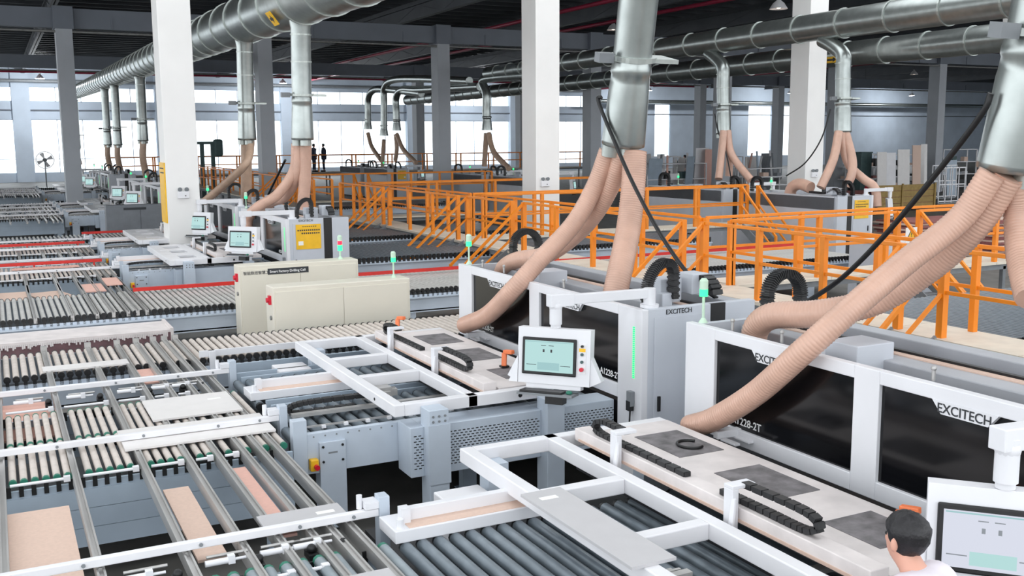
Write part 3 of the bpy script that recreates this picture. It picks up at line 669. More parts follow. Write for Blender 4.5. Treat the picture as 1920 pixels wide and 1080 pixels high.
# ================================================================ FEEDING TABLES
def table(ox, oy, ty, label, det=True, solid=False):
    """white ladder frame above the rollers, padded table plate and gripper rail; oy machine corner, ty shift along Y"""
    y0, y1 = oy+0.64+ty, oy+3.82+ty; o = oy+ty
    t = thing('feeding_table', (ox-1.5, (y0+y1)/2, 0), label, 'table', 'white feeding tables')
    Z0, Z1 = 0.975, 1.08
    bars = [(ox-2.155, ox-2.06, y0, y1), (ox-1.465, ox-1.37, y0, y1), (ox-2.06, ox-0.38, y1-0.095, y1), (ox-2.06, ox-0.6, y0, y0+0.095),
            (ox-2.06, ox-1.465, o+2.68, o+2.775), (ox-2.06, ox-1.465, o+1.79, o+1.885)]
    for b in bars: MB().box(*b, Z0, Z1).build('frame_bar', WHITE, t, 0.008)
    if solid:
        for a, b in ((y0+0.095, o+1.79), (o+1.885, o+2.68), (o+2.775, y1-0.095)):
            c = (a+b)/2
            for q in ((ox-2.06, ox-1.9, a, b), (ox-1.58, ox-1.465, a, b), (ox-1.9, ox-1.58, a, c-0.22), (ox-1.9, ox-1.58, c+0.22, b)):
                MB().box(*q, Z0+0.06, Z1-0.004).build('frame_plate', WHITE, t)
    MB().box(ox-1.1, ox-0.375, y0+0.14, y1-0.095, 1.02, 1.08).build('table_plate', DUSTY, t, 0.006)
    for a, b in ((2.87, 3.44), (1.91, 2.49), (1.05, 1.49)):
        MB().box(ox-0.88, ox-0.49, o+a, o+b, 1.08, 1.084).build('pad', PAD, t)
    gr = MB().box(ox-1.26, ox-1.13, y0+0.12, y1-0.14, 1.05, 1.145).build('gripper_rail', DUSTY, t, 0.006)
    MB().box(ox-1.265, ox-1.26, y0+0.1, y1-0.2, 1.055, 1.075).build('dust_seal', PINKB, gr)
    MB().box(ox-1.34, ox-1.28, y0+0.3, y1-0.3, 0.88, 0.97).build('rail_channel', DARKIN, t)
    for yy, far in ((3.06, True), (1.81, False)):
        Y_ = o+yy; xg = ox-1.315
        bk = MB().box(xg, xg+0.045, Y_-0.042, Y_+0.042, 0.93, 1.26).box(xg, xg+0.17, Y_-0.042, Y_+0.042, 1.26, 1.283)
        bk.prism([(xg-0.04, Y_-0.08, 0.95), (xg-0.04, Y_-0.03, 0.95), (xg, Y_-0.03, 1.21), (xg, Y_-0.06, 1.21)], (0.02, 0, 0))
        bo = bk.build('gripper_bracket', SHELL, t, 0.004)
        MB().sphere((xg-0.03, Y_-0.06, 0.97), 0.033, 8, 6).build('clamp_knob', ALU_D, bo)
        xc = ox-1.195
        if far:   # chain loops toward the far end
            P = [(xc, Y_, 1.26), (xc, Y_+0.33, 1.26), (xc, Y_+0.43, 1.2), (xc, Y_+0.33, 1.16), (xc, Y_-0.1, 1.16), (xc, Y_-0.7, 1.16)]
        else:
            P = [(xc, Y_, 1.27), (xc, Y_-0.52, 1.27), (xc, Y_-0.63, 1.215), (xc, Y_-0.52, 1.165), (xc, Y_-0.2, 1.165), (xc, Y_+0.2, 1.165)]
        chain_path(MB(), P, 0.056, (1, 0, 0), 0.017).build('cable_chain', CHAIN, t)
    # supports
    post = MB().box(ox-1.92, ox-1.74, y0-0.2, y0-0.002, 0.0, 1.05).build('post', BASE, t, 0.006)
    for a in range(3):
        for b in range(2): MB().cyl((ox-1.885+a*0.055, y0-0.2, 0.95+b*0.045), (ox-1.885+a*0.055, y0-0.207, 0.95+b*0.045), 0.011, 8).build('bolt', STEELG, post)
    MB().box(ox-1.93, ox-1.73, y0-0.21, y0-0.2, 0.4, 0.92).build('cover', BASE, post)
    MB().box(ox-0.78, ox-0.6, y0-0.2, y0+0.0, 0.0, 1.0).build('post', BASE, t, 0.006)
    MB().box(ox-2.04, ox-1.88, y1-0.25, y1-0.1, 0.0, 1.0).build('post', BASE, t)
    MB().box(ox-0.7, ox-0.54, y1-0.25, y1-0.1, 0.0, 1.03).build('post', BASE, t)
    MB().cyl((ox-0.95, y0-0.004, 1.025), (ox-0.95, y0+0.02, 1.025), 0.02, 12).build('plug_hole', BLACK, t)
    MB().cyl((ox-2.16, y0+0.5, 1.025), (ox-2.14, y0+0.5, 1.025), 0.014, 12).build('plug_hole', BLACK, t)
    return t
T0 = table(OX, 2.72, 0.0, 'white ladder frame table with grey board across it, beside the man')
T1 = table(OX, 7.36, -0.11, 'white ladder frame table in front of the machine with green strip')
T2 = table(OX, 19.65, -0.25, 'pinkish white frame table beside the base of the white column', solid=True)
copy_tree(T2, (0, 4.64, 0), 'pinkish white frame table behind the white column foot', 'white feeding tables')
for k_, Y0 in enumerate((PAIR, PAIR+4.64, 2*PAIR, 2*PAIR+4.64)): copy_tree(T2, (0, Y0, 0), 'dim frame table, %s in the row beyond the grey cabinet' % ORD[k_], 'far feeding tables')

# ================================================================ MACHINE BASE CONVEYORS (dark rollers)
def roller_mesh(name, L, r, mats, capr=None, n=10, bracket=False):
    mb = MB().cyl((0, 0, 0), (0, L, 0), r, n)
    mb.cur = 1
    mb.cyl((0, -0.035, 0), (0, 0.0, 0), capr or r*0.9, n).cyl((0, L, 0), (0, L+0.03, 0), capr or r*0.9, n)
    if bracket:
        mb.box(-0.018, 0.018, -0.05, -0.02, -0.11, 0.0)
    return mb.mesh(name, mats)
RM_DARK = roller_mesh('dark_roller', 1.0, 0.045, [ROLL_D, BLACK])
RM_DARKW = roller_mesh('dark_roller_wide', 1.45, 0.045, [ROLL_D, BLACK])
def slots(mb, x0, x1, y, z0, z1):
    k = 0; z = z0
    while z < z1:
        x = x0 + (0.02 if k % 2 else 0)
        while x < x1-0.026: mb.add([(x, y-0.0015, z), (x+0.026, y-0.0015, z), (x+0.026, y-0.0015, z+0.009), (x, y-0.0015, z+0.009)], [(0, 1, 2, 3)]); x += 0.042
        z += 0.024; k += 1
    return mb
def base_conv(ox, oy, label, fine=True, lanes=((0.85, 1.0), (2.12, 1.0)), trough=2.2, rails=(0.81, 1.87, 2.07, 3.15, 3.37, 3.85), pitch=0.125):
    y0 = oy+0.75; t = thing('infeed_conveyor', (ox-1.6, y0+1.6, 0), label, 'conveyor', 'dark roller infeed conveyors')
    xa, xb = ox-2.98, ox-0.02
    fp = MB().box(xa+0.1, xa+1.0, y0, y0+0.06, 0.52, 0.87).box(xa, xa+0.12, y0-0.02, y0+0.08, 0.5, 1.0).build('side_panel', BASE, t, 0.004)
    for k in range(9): MB().cyl((xa+0.18+k*0.1, y0-0.004, 0.84), (xa+0.18+k*0.1, y0, 0.84), 0.008, 6).build('bolt', STEELG, fp)
    lg = MB().box(xa+0.22, xa+0.45, y0-0.03, y0+0.12, 0.02, 0.79).build('leg', BASE, t, 0.005)
    for a in (0.25, 0.42):
        for b in (0.75, 0.62): MB().cyl((xa+a, y0-0.038, b), (xa+a, y0-0.03, b), 0.011, 8).build('bolt', BLACK, lg)
    MB().box(xa+0.295, xa+0.375, y0-0.032, y0-0.03, 0.685, 0.7).build('slot', STEELG, lg)
    es = MB().box(xa+0.13, xa+0.2, y0-0.07, y0, 0.56, 0.66).build('emergency_stop_box', YEL, t, 0.008)
    MB().cyl((xa+0.175, y0-0.07, 0.6), (xa+0.175, y0-0.11, 0.6), 0.022, 12).build('stop_button', REDB, es)
    # perforated guard boxes
    for a, b in ((ox-2.05, ox-1.93), (ox-1.93, ox-0.79), (ox-0.79, ox+0.0)):
        yf = oy+0.44 if a < ox-0.8 else oy+0.445
        g = MB().box(a, b, yf, oy+0.745, 0.45, 0.89).build('guard_panel', BASE, t, 0.006)
        if fine: slots(MB(), a+0.03, b-0.0, yf, 0.52, 0.82).build('ventilation_slots', DARKIN, g)
    # frame rails and bed
    for yy in rails: MB().box(xa+0.1, xb, oy+yy, oy+yy+0.035, 0.72, 0.86).build('frame_rail', BASE2, t)
    MB().box(xa+0.1, xb, y0+0.06, y0+3.1, 0.55, 0.58).build('shade_tray', DARKIN, t)  # near-black sheet standing in for shade below rollers and table gap
    for yl, LL in lanes:
        yy = oy+yl
        if fine:
            rm = roller_mesh('dark_roller', LL, 0.042 if pitch < 0.12 else 0.045, [ROLL_D, BLACK]); x = xa+0.05
            while x < xb: inst('roller', rm, (x, yy, 0.8), t); x += pitch
        else:
            mb = MB(); x = xa+0.2
            while x < xb: mb.cyl((x, yy, 0.8), (x, yy+1.0, 0.8), 0.045, 8); x += 0.125
            mb.build('roller_bed', ROLL_D, t)['kind'] = 'stuff'
    # white trough pusher and track
    yt = oy+trough
    MB().box(ox-3.0, ox-1.98, yt, yt+0.3, 0.84, 0.92).build('pusher_beam', SHELL, t, 0.005)
    MB().box(ox-2.9, ox-2.0, yt+0.14, yt+0.2, 0.92, 1.0).build('pusher_lip', SHELL, t, 0.004)
    MB().box(ox-2.9, ox-2.0, yt+0.02, yt+0.14, 0.92, 0.924).build('dust_streak', PINKB, t)
    MB().box(ox-2.92, ox-2.86, yt+0.1, yt+0.17, 0.92, 1.02).cyl((ox-2.95, yt+0.05, 0.92), (ox-2.95, yt+0.05, 0.98), 0.025, 8).build('pusher_bracket', SHELL, t)
    tr = MB().box(xa+0.15, xb-0.2, y0+0.55, y0+0.62, 0.87, 0.9).box(xa+0.15, xb-0.2, y0+0.18, y0+0.2, 0.87, 0.885).build('track', ALU, t)
    for k in range(7): MB().box(xa+0.3+k*0.2, xa+0.335+k*0.2, y0+0.15, y0+0.18, 0.86, 0.885).build('track_clip', WHITE, tr)
    chain_path(MB(), [(xa+1.0, y0+0.75, 0.95), (xa+0.4, y0+0.75, 0.95), (xa+0.2, y0+0.75, 0.93), (xa+0.17, y0+0.75, 0.89), (xa+0.25, y0+0.75, 0.86), (xa+0.8, y0+0.75, 0.86)], 0.07, (0, 1, 0), 0.02).build('cable_chain', CHAIN, t)
    cm = MB()
    for k in range(10): cm.box(xa+0.85+random.random()*0.3, xa+0.92+random.random()*0.35, y0+0.66+random.random()*0.15, y0+0.72+random.random()*0.18, 0.9, 0.95+random.random()*0.05)
    cm.build('carriage', ALU, t)
    for a, b in ((ox-2.2, y0+2.0), (ox-1.2, y0+0.4), (ox-0.4, y0+2.5), (ox-2.6, y0+2.9)):
        MB().box(a-0.07, a+0.07, b-0.05, b+0.05, 0.012, 0.55).box(a-0.1, a+0.1, b-0.09, b+0.09, 0.0, 0.012).build('leg', BASE2, t)
    MB().box(ox-2.45, ox-2.1, oy+3.25, oy+3.62, 0.5, 0.86).build('drive_box', WHITE, t, 0.01)
    return t
B0 = base_conv(OX, 2.72, 'dark roller conveyor with white pusher trough under the board-laden table', lanes=((1.25, 1.66),), trough=2.9, rails=(1.18,), pitch=0.112)
B1 = base_conv(OX, 7.36, 'dark roller conveyor with yellow emergency stop on its side panel')
B2 = base_conv(OX, 19.65, 'dark roller conveyor beside the red rail near the white column', False)
copy_tree(B2, (0, 4.64, 0), 'dark roller conveyor behind the one beside the white column', 'dark roller infeed conveyors')
for k_, Y0 in enumerate((PAIR, PAIR+4.64, 2*PAIR)): copy_tree(B2, (0, Y0, 0), 'dark roller conveyor under the %s dim frame table beyond the grey cabinet' % ORD[k_], 'far infeed conveyors')

# ================================================================ SORTING TABLES (cream rollers + transfer rails)
RAILX = [-0.62, -0.1, 0.39, 0.87, 1.2, 1.42, 1.62, 1.75, 1.88]
def sort_table(oy, label, fine=True, roll=ROLL_L, LL=1.0, pitch=0.074, rr=0.027):
    y0 = oy+0.62; RM_LANE = roller_mesh('lane_roller', LL-0.07, rr, [roll, GREENCAP], rr+0.001); t = thing('sorting_table', (0.6, y0+1.2, 0), label, 'conveyor', 'sorting tables with cream rollers')
    xa, xb = -1.2, 2.02
    for yy in (y0, y0+LL):
        if fine:
            x = xa+0.06
            while x < xb-0.05:
                if min(abs(x-r_) for r_ in RAILX) > 0.02+rr*0.5: inst('roller', RM_LANE, (x, yy+0.035, 0.84), t)
                x += pitch
        else:
            mb = MB(); x = xa+0.06
            while x < xb-0.05: mb.cyl((x, yy+0.03, 0.84), (x, yy+0.97, 0.84), 0.03, 6); x += 0.083
            mb.build('roller_bed', roll, t)['kind'] = 'stuff'
    # side beams, under tray, skirts
    for yy, zb in ((y0-0.06, 0.3), (y0+LL-0.03, 0.7), (y0+2*LL, 0.5)):
        MB().box(xa, xb, yy, yy+0.03, zb, 0.8).build('side_beam', BASE2, t)
        bb = MB(); x = xa+0.06
        while x < xb-0.05: bb.box(x-0.016, x+0.016, yy-0.012, yy+0.0, 0.76, 0.84); x += 0.083
        bb.build('sprocket_row', BLACK, t)['kind'] = 'stuff'
    for k in range(3): MB().box(xa, xb, y0-0.07, y0-0.06, 0.30+k*0.15, 0.445+k*0.15).build('skirt_board', BASE2, t)
    MB().box(xa, xb, y0-0.05, y0+2.0, 0.6, 0.62).build('under_tray', STEELG, t)
    for k in (0, 1):
        for yy in (y0-0.05, y0+1.95): MB().box(xa+0.1+k*2.9, xa+0.24+k*2.9, yy, yy+0.08, 0, 0.6).build('leg', BASE2, t)
    # transfer rails bridging to the next bay (toward -Y and +Y)
    for r_ in RAILX:
        g = MB().box(r_-0.024, r_-0.012, y0-1.95, y0+2.7, 0.8, 0.885).box(r_+0.012, r_+0.024, y0-1.95, y0+2.7, 0.8, 0.885).box(r_-0.012, r_+0.012, y0-1.95, y0+2.7, 0.8, 0.872)
        ro = g.build('transfer_rail', ALU, t)
    # rods between rails, with ends
    xs = [xa]+RAILX+[xb]
    for yy in (y0-0.1, y0+2.12):
        for a, b in zip(xs[:-1], xs[1:]):
            if b-a > 0.2: MB().cyl((a+0.05, yy, 0.86), (b-0.05, yy, 0.86), 0.012, 8).box(b-0.085, b-0.04, yy-0.02, yy+0.02, 0.84, 0.88).build('rod', WHITE, t)
    # white stop bars on posts
    for yy in (y0+0.58, y0+2.66):
        br = MB().box(xa, xb+0.05, yy-0.025, yy+0.025, 0.9, 0.95).build('stop_bar', WHITE, t, 0.005)
        for x in (-0.3, 0.3, 0.95, 1.55, 1.9): MB().cyl((x, yy-0.024, 0.925), (x, yy-0.035, 0.925), 0.012, 8).build('bolt', STEELG, br)
        MB().box(xb+0.05, xb+0.12, yy-0.04, yy+0.06, 0.0, 1.03).build('post', BASE, t, 0.004)
        MB().box(xb-0.04, xb+0.05, yy-0.03, yy+0.08, 0.955, 1.0).cyl((xb-0.06, yy+0.04, 0.95), (xb-0.06, yy+0.04, 1.04), 0.02, 8).build('post_bracket', SHELL, t)
    for a in (0.02, 0.48, 0.94, 1.26, 1.46):
        MB().cyl((a, y0+2.46, 0.87), (a+0.16, y0+2.46, 0.87), 0.02, 8).cyl((a+0.16, y0+2.46, 0.87), (a+0.24, y0+2.46, 0.87), 0.009, 6).box(a+0.13, a+0.17, y0+2.44, y0+2.48, 0.85, 0.9).build('pneumatic_cylinder', SHELL, t)
        MB().cyl((a+0.02, y0+2.53, 0.88), (a+0.26, y0+2.53, 0.88), 0.01, 6).build('cylinder_rod', ALU, t)
        MB().sphere((a+0.3, y0+2.42, 0.86), 0.03, 8, 6).box(a+0.27, a+0.33, y0+2.36, y0+2.48, 0.8, 0.84).build('belt_pulley', BLACK, t)
    return t
S0 = sort_table(2.72, 'sorting table at the picture bottom with grey-blue rollers and a white rail', roll=ROLL_B, LL=1.14, pitch=0.1, rr=0.036)
S1 = sort_table(7.36, 'sorting table of cream rollers with two grey boards lying on it')
S2 = sort_table(19.65, 'sorting table beyond the long conveyor with a red guide rail across', False)
copy_tree(S2, (0, 4.64, 0), 'sorting table behind the second red guide rail', 'sorting tables with cream rollers')
for k_, Y0 in enumerate((PAIR, PAIR+4.64, 2*PAIR, 2*PAIR+4.64)): copy_tree(S2, (0, Y0, 0), 'dim sorting table, %s of the far rows of shiny rollers' % ORD[k_], 'far sorting tables')

# ================================================================ LONG CONVEYORS
def long_conv(name, x0, x1, y0, y1, pitch, m, label, group, fine=True, red=False, z=0.84, legs=True):
    t = thing(name, ((x0+x1)/2, (y0+y1)/2, 0), label, 'conveyor', group)
    L = y1-y0-0.1
    if fine:
        rm = roller_mesh(name+'_roller', L, 0.032, [m, BLACK], 0.036, bracket=True); x = x0+0.05
        while x < x1-0.04: inst('roller', rm, (x, y0+0.05, z), t); x += pitch
    else:
        mb = MB(); x = x0+0.05
        while x < x1-0.04: mb.cyl((x, y0+0.03, z), (x, y1-0.03, z), 0.032, 6); x += pitch
        mb.build('roller_bed', m, t)['kind'] = 'stuff'
        mb = MB(); x = x0+0.05
        while x < x1-0.04: mb.box(x-0.03, x+0.03, y0-0.01, y0+0.02, z-0.09, z+0.03); x += pitch
        mb.build('sprocket_row', BLACK, t)['kind'] = 'stuff'
    MB().box(x0, x1, y0+0.0, y0+0.03, 0.48, z-0.06).build('side_beam', BASE, t)
    MB().box(x0, x1, y0-0.05, y0, z-0.12, z-0.1).build('chain_ledge', BASE, t)
    MB().box(x0, x1, y1-0.03, y1, 0.48, z-0.02).build('side_beam', BASE, t)
    MB().box(x0, x1, y0, y1, 0.5, 0.52).build('under_tray', STEELG, t)
    x = x0+0.6
    while x < x1 and legs:
        for yy in (y0+0.03, y1-0.13): MB().box(x-0.12, x+0.12, yy, yy+0.1, 0, 0.5).build('leg', BASE, t)
        x += 2.2
    if red:
        MB().box(x0+1.2 if red == 1 else red, x1-0.1, y1-0.5, y1-0.46, z+0.07, z+0.13).build('guide_rail', RED, t)
    return t
CV1 = long_conv('return_conveyor', -1.2, 9.7, 11.62, 12.98, 0.087, ROLL_L, 'long conveyor of cream rollers in front of the beige cabinets', 'long roller conveyors')
MB().box(1.95, 3.35, 11.66, 11.7, 0.88, 0.95).box(2.05, 2.12, 11.6, 11.7, 0.3, 0.95).build('guard_bar', SHELL, CV1)
for r_ in RAILX:
    MB().box(r_-0.03, r_-0.018, 10.75, 12.95, 0.8, 0.89).box(r_+0.018, r_+0.03, 10.75, 12.95, 0.8, 0.89).box(r_-0.018, r_+0.018, 10.75, 12.95, 0.8, 0.875).box(r_-0.035, r_+0.035, 12.93, 12.99, 0.82, 0.93).build('transfer_rail', ALU, CV1)
CV2 = long_conv('return_conveyor', -1.2, 16.2, 15.5, 17.78, 0.087, ROLL_G, 'wide conveyor of thin grey rollers behind the beige cabinets', 'long roller conveyors', True, red=1.9)
for r_ in RAILX:
    MB().box(r_-0.024, r_-0.012, 15.5, 19.3, 0.8, 0.886).box(r_+0.012, r_+0.024, 15.5, 19.3, 0.8, 0.886).box(r_-0.012, r_+0.012, 15.5, 19.3, 0.8, 0.872).build('transfer_rail', ALU, CV2)
for k in (1, 2, 3):
    lab = ['', 'grey roller conveyor across the dim rows beside the grey cabinet', 'shiny roller conveyor across the far dim rows, second from last', 'last shiny roller conveyor toward the far windows'][k]
    long_conv('return_conveyor', -1.2, 9.0, 15.5+PAIR*k-4.2, 16.9+PAIR*k-4.2, 0.1, ROLL_G, lab, 'far roller conveyors' if k > 1 else 'long roller conveyors', False, red=2.0 if k == 1 else False)
# red guide rails across the second pair of sorting tables
for k, (yy, lab) in enumerate(((21.95, 'bright red guide rail across the sorting table nearer the long conveyor'), (26.2, 'red guide rail across the sorting table farther back'))):
    g = MB().box(-1.0, 1.85, yy-0.02, yy+0.02, 0.93, 0.99)
    for x in (-0.5, 0.6, 1.7): g.box(x-0.015, x+0.015, yy-0.015, yy+0.015, 0.6, 0.93)
    single(g, 'guide_rail', RED, (0.4, yy, 0.6), lab, 'rail')
# machine outfeed conveyors behind the machines, crossing under the walkway
for k, (y0, lab) in enumerate(((3.3, 'outfeed roller conveyor past the orange walkway at the picture edge'), (8.0, 'outfeed roller conveyor crossing under the orange walkway behind the machine with green strip'), (20.3, 'outfeed roller conveyor behind the machine with the yellow notice'), (24.9, 'outfeed roller conveyor two rows behind the yellow notice'), (37.2, 'dark outfeed conveyor beyond the crossing walkway'))):
    long_conv('outfeed_conveyor', 6.6, 12.9 if k == 3 else 16.0, y0, y0+2.9, 0.1, ROLL_D, lab, 'outfeed conveyors', False)

# ================================================================ BOARDS
def board(x0, x1, y0, y1, z, m, label, th=0.018, rot=0.0, sticker=None):
    cx, cy = (x0+x1)/2, (y0+y1)/2
    mb = MB().obox((cx, cy, z+th/2), (math.cos(rot), math.sin(rot), 0), (-math.sin(rot), math.cos(rot), 0), (0, 0, 1), (x1-x0)/2, (y1-y0)/2, th/2)
    o = single(mb, 'panel_board', m, (cx, cy, z), label, 'board', 'furniture boards')
    if sticker:
        a, b = sticker; MB().box(a-0.06, a+0.06, b-0.025, b+0.025, z+th, z+th+0.001).build('sticker', PAPER, o)
    return o
ZR = 0.888
board(1.1, 1.88, 9.1, 9.86, ZR-0.01, LIGHTB, 'light grey board on cream rollers behind the white stop bar', rot=0.0, sticker=(1.72, 9.62))
board(0.78, 1.98, 8.3, 8.9, ZR-0.01, LIGHTB, 'long light board lying under the white stop bar')
board(1.36, 1.9, 6.05, 6.33, ZR, GREYB, 'grey board with white sticker at the end of the rail bay', sticker=(1.78, 6.2))
board(-0.7, 0.31, 5.96, 7.45, 0.78, PINKB, 'large pale chipboard panel in the picture corner')
board(0.94, 1.12, 6.05, 7.47, 0.78, PINKB, 'narrow chipboard strip between the transfer rails')
board(1.445, 1.565, 6.1, 7.6, 0.82, PINKC, 'pink board strip beside the row of parallel rails')
board(-0.6, 0.34, 9.6, 10.95, 0.72, PINKC, 'pink board in the gap beside the long cream conveyor')
board(1.22, 1.41, 10.85, 11.55, 0.82, PINKC, 'short pink board between rails next to the cream conveyor')
board(0.33, 1.2, 11.7, 11.95, 0.873, LIGHTB, 'pale strip lying on the cream roller conveyor')
board(-0.6, 0.36, 17.95, 18.9, 0.8, PINKB, 'tan board at the picture edge behind the wide grey conveyor')
board(0.45, 1.0, 17.95, 18.85, 0.78, PINKB, 'tilted tan board lying beside a rail behind the grey conveyor', rot=0.25)
board(1.22, 1.55, 17.9, 18.9, 0.86, PINKC, 'pink board next to another behind the wide grey conveyor')
board(1.6, 1.85, 18.3, 19.3, 0.9, PINKC, 'pink board raised a little on the rails')
board(0.2, 1.4, 21.6, 21.85, 0.88, PINKC, 'small pink board by the bright red guide rail')
# grey board lying across the near ladder frame
gb_ = [onZ(988, 922, 0.94), onZ(1075, 905, 0.94), onZ(1312, 1046, 0.94), onZ(1190, 1085, 0.94)]
board(2.815, 3.1, 4.17, 5.42, 1.081, GREYB, 'long grey board across the near white ladder frame', rot=0.0, sticker=(2.94, 5.28))
q_ = onZ(728, 1066, 0.9); board(q_.x-0.5, q_.x, q_.y-1.1, q_.y, 0.888, GREYB, 'grey board at the very bottom of the picture')
# offcuts on the floor
for k, (px, py, lab) in enumerate(((410, 602, 'reddish offcut board on the floor by the beige cabinet'),)):
    p = onZ(px, py, 0.05); board(p.x-0.3, p.x+0.3, p.y-0.25, p.y+0.25, 0.0, REDWOOD, lab, 0.03, 0.3)
# curled black strap on the near pad
P = [Vector((4.40+0.09*math.cos(a), 5.78+0.1*math.sin(a), 1.096)) for a in [0.5+0.28*k for k in range(18)]]
single(MB().tube(P, 0.011, 6), 'strap', BLACK, P[0], 'black curled strap on the grey pad of the near table', 'strap')

# bin of dust cloth left of the cabinets
bt = thing('dust_bin', (0.5, 14.3, 0), 'long low bin with a pale lid and maroon dust cloth front', 'bin')
MB().box(-1.4, 2.1, 14.6, 15.4, 0.68, 0.71).box(2.06, 2.1, 14.55, 15.4, 0.3, 0.74).build('lid', DUSTY, bt)
MB().box(-1.4, 2.06, 14.56, 14.59, 0.0, 0.68).build('cloth_front', MAROON, bt)
MB().box(-1.4, 2.06, 15.3, 15.36, 0.0, 0.68).build('back_wall', BASE2, bt)
fr_ = MB()
for k in range(150):
    x = -1.35+k*0.0225; fr_.box(x, x+0.02, 14.55, 14.56, 0.665-0.05*random.random()**2, 0.7)
o_ = fr_.build('fringe', DUSTY, bt); o_['kind'] = 'stuff'

# ================================================================ CABINETS
def cabinet(x0, x1, y0, y1, h, label, lit, lx, sign):
    t = thing('control_cabinet', ((x0+x1)/2, (y0+y1)/2, 0), label, 'cabinet', 'beige control cabinets')
    MB().box(x0, x1, y0, y1, 0.0, h).build('body', CAB, t, 0.012)
    nd = 2
    for k in range(nd):
        a = x0+0.03+(x1-x0-0.06)*k/nd; b = x0+0.03+(x1-x0-0.06)*(k+1)/nd-0.006
        MB().box(a, b, y0-0.012, y0, 0.1, h-0.06).build('door', CAB, t, 0.004)
    kb = MB().cyl((x0, y0+0.12, h-0.18), (x0-0.06, y0+0.12, h-0.18), 0.035, 12).box(x0-0.03, x0, y0+0.08, y0+0.16, h-0.24, h-0.12).build('rotary_switch', REDB, t)
    MB().cyl((x0, y0+0.1, h-0.42), (x0-0.02, y0+0.1, h-0.42), 0.03, 10).build('lock', ALU_D, t)
    l = lamp_on(t, lx, (y0+y1)/2, h, lit)
    if sign:
        sb = MB().box(x0+0.42, x0+0.42+0.62, y0-0.016, y0-0.012, h-0.15, h-0.06).build('sign_strip', CLUT_G if False else INK, t)
        text('lettering', 'Smart Factory Drilling Cell', 0.05, (x0+0.45, y0-0.017, h-0.108), (1, 0, 0), (0, 0, 1), INKW, sb)
        text('lettering', '智能数控智慧工厂', 0.055, (x0+0.06, y0-0.013, h-0.115), (1, 0, 0), (0, 0, 1), INK, t)
    return t
CA = cabinet(3.12, 4.95, 14.95, 15.3, 1.5, 'beige control cabinet with a dark lettered strip along its top', REDL, 4.72, True)
MB().cyl((4.72, 15.125, 1.5+0.13), (4.72, 15.125, 1.5+0.22), 0.037, 12).build('lamp_segment', GREENL, CA)
CB = cabinet(3.18, 5.12, 13.2, 13.58, 1.4, 'plain beige control cabinet with a red switch, nearer the cream rollers', GREENL, 4.95, False)
cg = MB()
CG = thing('control_cabinet', (3.9, 36.0, 0), 'grey control cabinet behind the frame tables in the dim row', 'cabinet', 'grey far cabinets')
MB().box(2.95, 4.9, 32.6, 33.0, 0, 1.45).build('body', DKGREY, CG, 0.01)
for k in range(2): MB().box(2.98+0.96*k, 2.98+0.96*k+0.94, 32.585, 32.6, 0.1, 1.4).build('door', DKGREY, CG, 0.004)
MB().box(3.45, 4.1, 32.575, 32.585, 1.3, 1.37).build('sign_strip', INK, CG)

# ================================================================ ORANGE WALKWAYS
def rail_line(t, p, q, posts, h=1.05, first=True, last=True):
    p = Vector(p); q = Vector(q); u = Vector((0, 0, 1))
    MB().bar(p+u*h, q+u*h, 0.05, 0.05).build('hand_rail', ORANGE, t, 0.006)
    MB().bar(p+u*h*0.52, q+u*h*0.52, 0.035, 0.045).build('mid_rail', ORANGE, t, 0.004)
    n = posts
    for k in range(n+1):
        if (k == 0 and not first) or (k == n and not last): continue
        c = p+(q-p)*(k/n); MB().box(c.x-0.04, c.x+0.04, c.y-0.04, c.y+0.04, c.z, c.z+h).build('post', ORANGE, t, 0.004)
def stair(t, x_top, z_top, y0, y1, sx):
    """stairs leaving the deck at x_top, going down toward -X*sx"""
    run = 1.45
    for yy in (y0, y1):
        a = Vector((x_top, yy, z_top+1.05)); b = Vector((x_top-run*sx, yy, 0.72))
        MB().bar(a, b, 0.05, 0.05, (0, 1, 0)).build('stair_rail', ORANGE, t)
        MB().bar(a-Vector((0, 0, 0.5)), b-Vector((0, 0, 0.4)), 0.035, 0.045, (0, 1, 0)).build('stair_rail', ORANGE, t)
        MB().box(b.x-0.03, b.x+0.03, yy-0.03, yy+0.03, 0, 0.74).build('stair_post', ORANGE, t)
        MB().box(x_top-0.045, x_top+0.045, yy-0.045, yy+0.045, z_top, z_top+1.07).build('post', ORANGE, t)
        MB().bar((x_top-0.05*sx, yy, z_top-0.05), (x_top-run*0.95*sx, yy, 0.05), 0.03, 0.2, (0, 0, 1)).build('stringer', STEELG, t)
    for k in range(4):
        f = (k+1)/5; MB().box(min(x_top-run*f*sx, x_top-(run*f-0.24)*sx), max(x_top-run*f*sx, x_top-(run*f-0.24)*sx), y0+0.02, y1-0.02, z_top*(1-f)-0.02, z_top*(1-f)).build('tread', STEELG, t)
